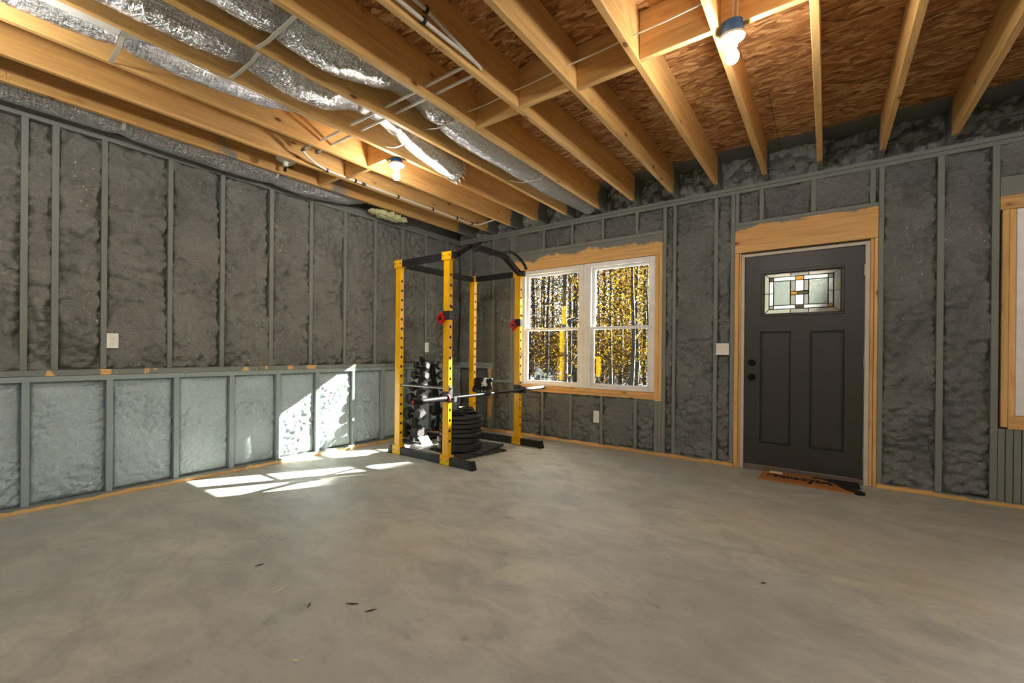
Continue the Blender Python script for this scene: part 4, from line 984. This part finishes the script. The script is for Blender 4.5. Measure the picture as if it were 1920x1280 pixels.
# ------------------------------------------------------------------ small things
f_, a_ = np.meshgrid(np.linspace(0, 1, 60), np.linspace(0, 2 * np.pi, 36, endpoint=False), indexing='ij')
wd_ = .062 * np.sin(np.pi * np.clip(f_, .0, 1)) ** .45 * (1 + .75 * fbm(f_ * 7, np.cos(a_) * 1.4 + 3, 5, 4, .65))
foam_scrap = sheet('foam_scrap', np.stack([.155 + .035 * f_ + 1.35 * wd_ * np.cos(a_), 3.27 + .56 * f_ + .02 * pn(a_, f_ * 9, 3), 2.802 - .016 * f_ + .62 * wd_ * np.sin(a_) + .018 * pn(f_ * 16, a_ * 1.3, 8)], -1), 'scrap_foam', None, closed=True)
tag(foam_scrap, 'pale yellow lump of raw spray foam below the edge joist near the corner', 'foam scrap')
for a, b, mt, lb in (((2.384, 1.02), (2.366, 1.108), 'splinter', 'long thin pale wood splinter on the bare concrete, lower middle of the floor'),
        ((2.717, 1.186), (2.761, 1.222), 'splinter_dark', 'thick dark wood chip lying right of the long pale splinter'),
        ((2.831, 1.201), (2.857, 1.247), 'splinter_dark', 'dark shaving with a pale tip, rightmost of the scraps near the splinter'),
        ((2.611, 1.057), (2.586, 1.09), 'splinter_dark', 'tiny dark curl between the pale splinter and the dark chip'),
        ((2.870, .845), (2.895, .862), 'splinter', 'tiny pale chip lowest in the foreground of the floor'),
        ((2.058, 1.088), (2.066, 1.132), 'splinter_dark', 'small dark sliver on the floor left of the long pale splinter'),
        ((4.150, 2.59), (4.172, 2.605), 'splinter_dark', 'dark scrap alone on the floor in front of the door'),
        ((3.108, 1.79), (3.150, 1.803), 'splinter', 'flat pale scrap alone on the open floor right of the middle')):
    q = Vector((b[0] - a[0], b[1] - a[1])); m_ = ((a[0] + b[0]) / 2, (a[1] + b[1]) / 2)
    o = B().tube([(a[0], a[1], .0025), (m_[0] + q.y * .08, m_[1] - q.x * .08, .0042), (b[0], b[1], .0025)], [.0012, .0036, .0010], 6).build('wood_splinter', mt, None, at=(m_[0], m_[1], 0)); tag(o, lb, 'splinter', 'scraps on the floor')

# ------------------------------------------------------------------ outside: ground, porch roof, autumn trees
struct(B().box(-45, D + .16, -.40, 45, 75, -.25).build('ground', 'leaf_litter'))
def leaves(n, cen, rad, size, rs, zmin=.0):
    p = rs.normal(size=(n, 3)); p /= np.linalg.norm(p, axis=1)[:, None]; p *= (rs.uniform(0, 1, (n, 1)) ** .45)
    p = p * np.array(rad) + np.array(cen); p[:, 2] = np.maximum(p[:, 2], zmin + rs.uniform(0, .3, n))
    a = rs.normal(size=(n, 3)); a /= np.linalg.norm(a, axis=1)[:, None]; b = np.cross(a, rs.normal(size=(n, 3))); b /= np.linalg.norm(b, axis=1)[:, None]
    s = rs.uniform(.6, 1.3, (n, 1)) * size
    return np.stack([p - a * s, p + b * s * .55, p + a * s, p - b * s * .55], 1)
def quads(name, Q, mat, parent):
    V_ = Q.reshape(-1, 3) - np.array(org(parent)); me = bpy.data.meshes.new(name); me.vertices.add(len(V_)); me.vertices.foreach_set('co', V_.astype(np.float32).ravel())
    me.loops.add(len(V_)); me.loops.foreach_set('vertex_index', np.arange(len(V_), dtype=np.int32)); me.polygons.add(len(Q)); me.polygons.foreach_set('loop_start', np.arange(0, len(V_), 4, dtype=np.int32))
    me.update(calc_edges=True); me.materials.append(M[mat]); o = bpy.data.objects.new(name, me); COL.objects.link(o); o.parent = parent; o['kind'] = 'stuff'; return o
def tree(label, x, y, hgt, tr, mats, nl, rs, low=.6, spread=1.6, lsize=.09, group='autumn trees beyond the window'):
    t = thing('autumn_tree', label, 'tree', (x, y, -.25), group)
    lean = rs.uniform(-.06, .06, 2) * hgt * .3; n = 7
    pts = [(x + lean[0] * (k / n) ** 1.5 + rs.uniform(-.05, .05), y + lean[1] * (k / n) ** 1.5, -.3 + hgt * k / n) for k in range(n + 1)]
    trunk = B().tube(pts, [tr * (1 - .75 * k / n) for k in range(n + 1)], 9).build('trunk', 'bark', t, True)
    bb = B()
    for k in range(9):
        z = rs.uniform(max(low, .8), hgt * .9); f = z / hgt * n; i = min(int(f), n - 1); p = Vector(pts[i]).lerp(Vector(pts[i + 1]), f - i); an = rs.uniform(0, 6.28); ln = rs.uniform(.5, 1.2) * spread
        e = p + Vector((math.cos(an) * ln, math.sin(an) * ln, rs.uniform(.2, .9) * ln * .6)); bb.tube([p, p.lerp(e, .5) + Vector((0, 0, .08)), e], [tr * .25, tr * .15, .006], 5)
    bb.build('branch', 'bark', trunk, True)
    Q = []
    for k in range(7):
        z = low + (hgt - low) * (k + .5) / 7 * rs.uniform(.8, 1.1); an = rs.uniform(0, 6.28); d_ = rs.uniform(.2, .8) * spread
        Q.append(leaves(nl // 7, (x + math.cos(an) * d_, y + math.sin(an) * d_, z), (spread * .85, spread * .85, hgt * .13), lsize, rs, -.2))
    quads('foliage', np.concatenate(Q), mats, t); return t
rs = np.random.RandomState(3)
kinds = [('leaf_yellow', 'bright yellow'), ('leaf_brown', 'rusty brown'), ('leaf_yellow', 'golden'), ('leaf_brown', 'copper brown')]
spots = []
for i in range(46):
    y = 10.5 + (i / 45) ** 1.15 * 25 + rs.uniform(-.6, .6); sl = -.67 + .40 * ((i * .381966) % 1.0)
    spots.append((sl, 4.397 + sl * y + rs.uniform(-.3, .3), y))
spots.sort(key=lambda q: (q[1] - 4.397) / q[2])
tens = ['', 'twenty-', 'thirty-', 'forty-']; ones = ['', 'first', 'second', 'third', 'fourth', 'fifth', 'sixth', 'seventh', 'eighth', 'ninth', 'tenth', 'eleventh', 'twelfth', 'thirteenth', 'fourteenth', 'fifteenth', 'sixteenth', 'seventeenth', 'eighteenth', 'nineteenth']
def ordinal(n):
    if n < 20: return ones[n]
    return {20: 'twentieth', 30: 'thirtieth', 40: 'fortieth'}.get(n) or tens[n // 10 - 1] + ones[n % 10]
for i, (sl, x, y) in enumerate(spots):
    mt = 'leaf_yellow' if rs.rand() < (.9 if sl > -.40 else .55 if sl > -.5 else .25) else 'leaf_brown'
    far = y > 18; cn = 'yellow' if mt == 'leaf_yellow' else 'rusty brown'
    nl = int((2000 if far else 1300) * (1.25 if sl > -.42 else .62))
    tree('%s-leaved autumn tree outside the window, %s tree from the left' % (cn, ordinal(i + 1)), x, y, rs.uniform(8, 13) if far else rs.uniform(6, 10), rs.uniform(.03, .085) + (.045 if far else 0), mt,
         nl, rs, .3 if rs.rand() < .6 else 1.4, rs.uniform(.9, 1.6) if not far else 2.0, .042 if not far else .070, 'autumn trees beyond the window')
# low brush under the trees
brush = []
for i in range(30):
    y = 14 + (i / 29) ** .8 * 24 + rs.uniform(-.8, .8); sl = -.68 + .42 * ((i * .618034 + .13) % 1.0)
    brush.append((sl, 4.397 + sl * y, y))
brush.sort()
for i, (sl, x, y) in enumerate(brush):
    mt = 'leaf_yellow' if rs.rand() < (.55 if sl > -.45 else .25) else 'leaf_brown'; k = y / 20
    t = thing('brush', '%s undergrowth beneath the autumn trees, %s clump from the left' % ('yellowish' if mt == 'leaf_yellow' else 'brown', ordinal(i + 1)), 'shrub', (x, y, -.25), 'undergrowth beyond the window')
    quads('foliage', np.concatenate([leaves(520, (x + rs.uniform(-.9, .9) * k, y, .5 + rs.uniform(0, 1.1) * k), (1.15 * k, .7, .95 * k), .055 * k, rs, -.22) for _ in range(3)]), mt, t)
    b = B()
    for q in range(6): b.tube([(x + rs.uniform(-.5, .5), y, -.3), (x + rs.uniform(-.9, .9), y, 1.0), (x + rs.uniform(-1.2, 1.2), y + rs.uniform(-.4, .4), 1.5 + rs.uniform(.2, 1.4))], [.022, .014, .005], 5)
    b.build('branch', 'bark', t, True)
# the woods go on to the right of what the photo shows (low enough to leave the sun's path free)
for i in range(16):
    y = 22.5 + 14 * ((i * .754877) % 1.0); x = -3 + 19 * (i + .5) / 16
    tree('autumn tree deep in the woods, right of the window view', x, y, rs.uniform(7.5, 9.3), rs.uniform(.06, .12), 'leaf_yellow' if i % 3 else 'leaf_brown', 1300, rs, .3, 1.7, .085, 'trees deep in the woods')
    t = thing('brush', 'undergrowth deep in the woods, right of the window view', 'shrub', (x + .6, y + 1.5, -.25), 'undergrowth deep in the woods')
    quads('foliage', np.concatenate([leaves(420, (x + .6 + rs.uniform(-1, 1), y + 1.5, .7 + rs.uniform(0, 1.2)), (1.5, .8, 1.2), .085, rs, -.22) for _ in range(3)]), 'leaf_brown' if i % 2 else 'leaf_yellow', t)
# tall trees to the right that shade the door side of the house
for i, (x, y) in enumerate(((11.6, 14.4), (12.4, 15.3), (12.1, 16.8))):
    tree('tall leafy tree right of the house, out of the photo', x, y, 12.5, .20, 'leaf_brown', 12000, rs, 2.5, 1.15, .14, 'tall trees right of the house')
tree('tall bare trunk outside, right of the window view', 6.25, 13.2, 11, .17, 'leaf_yellow', 14, rs, 9.0, .6, .06, 'bare trees by the path')
tree('thin bare sapling outside behind the door', 4.05, 8.05, 6.2, .032, 'leaf_yellow', 14, rs, 5.3, .4, .05, 'bare trees by the path')
t = thing('young_tree', 'young tree with a small dense crown outside, right of the window view', 'tree', (7.0, 13.3, -.25))
B().tube([(7.02, 13.3, -.3), (7.0, 13.28, 2.6), (6.98, 13.2, 5.9)], [.035, .028, .012], 8).build('trunk', 'bark', t, True)
quads('foliage', np.concatenate([leaves(2600, (6.98, 13.15, 5.55), (.46, .40, .50), .050, rs), leaves(900, (7.12, 13.15, 6.05), (.26, .3, .32), .050, rs)]), 'leaf_brown', t)
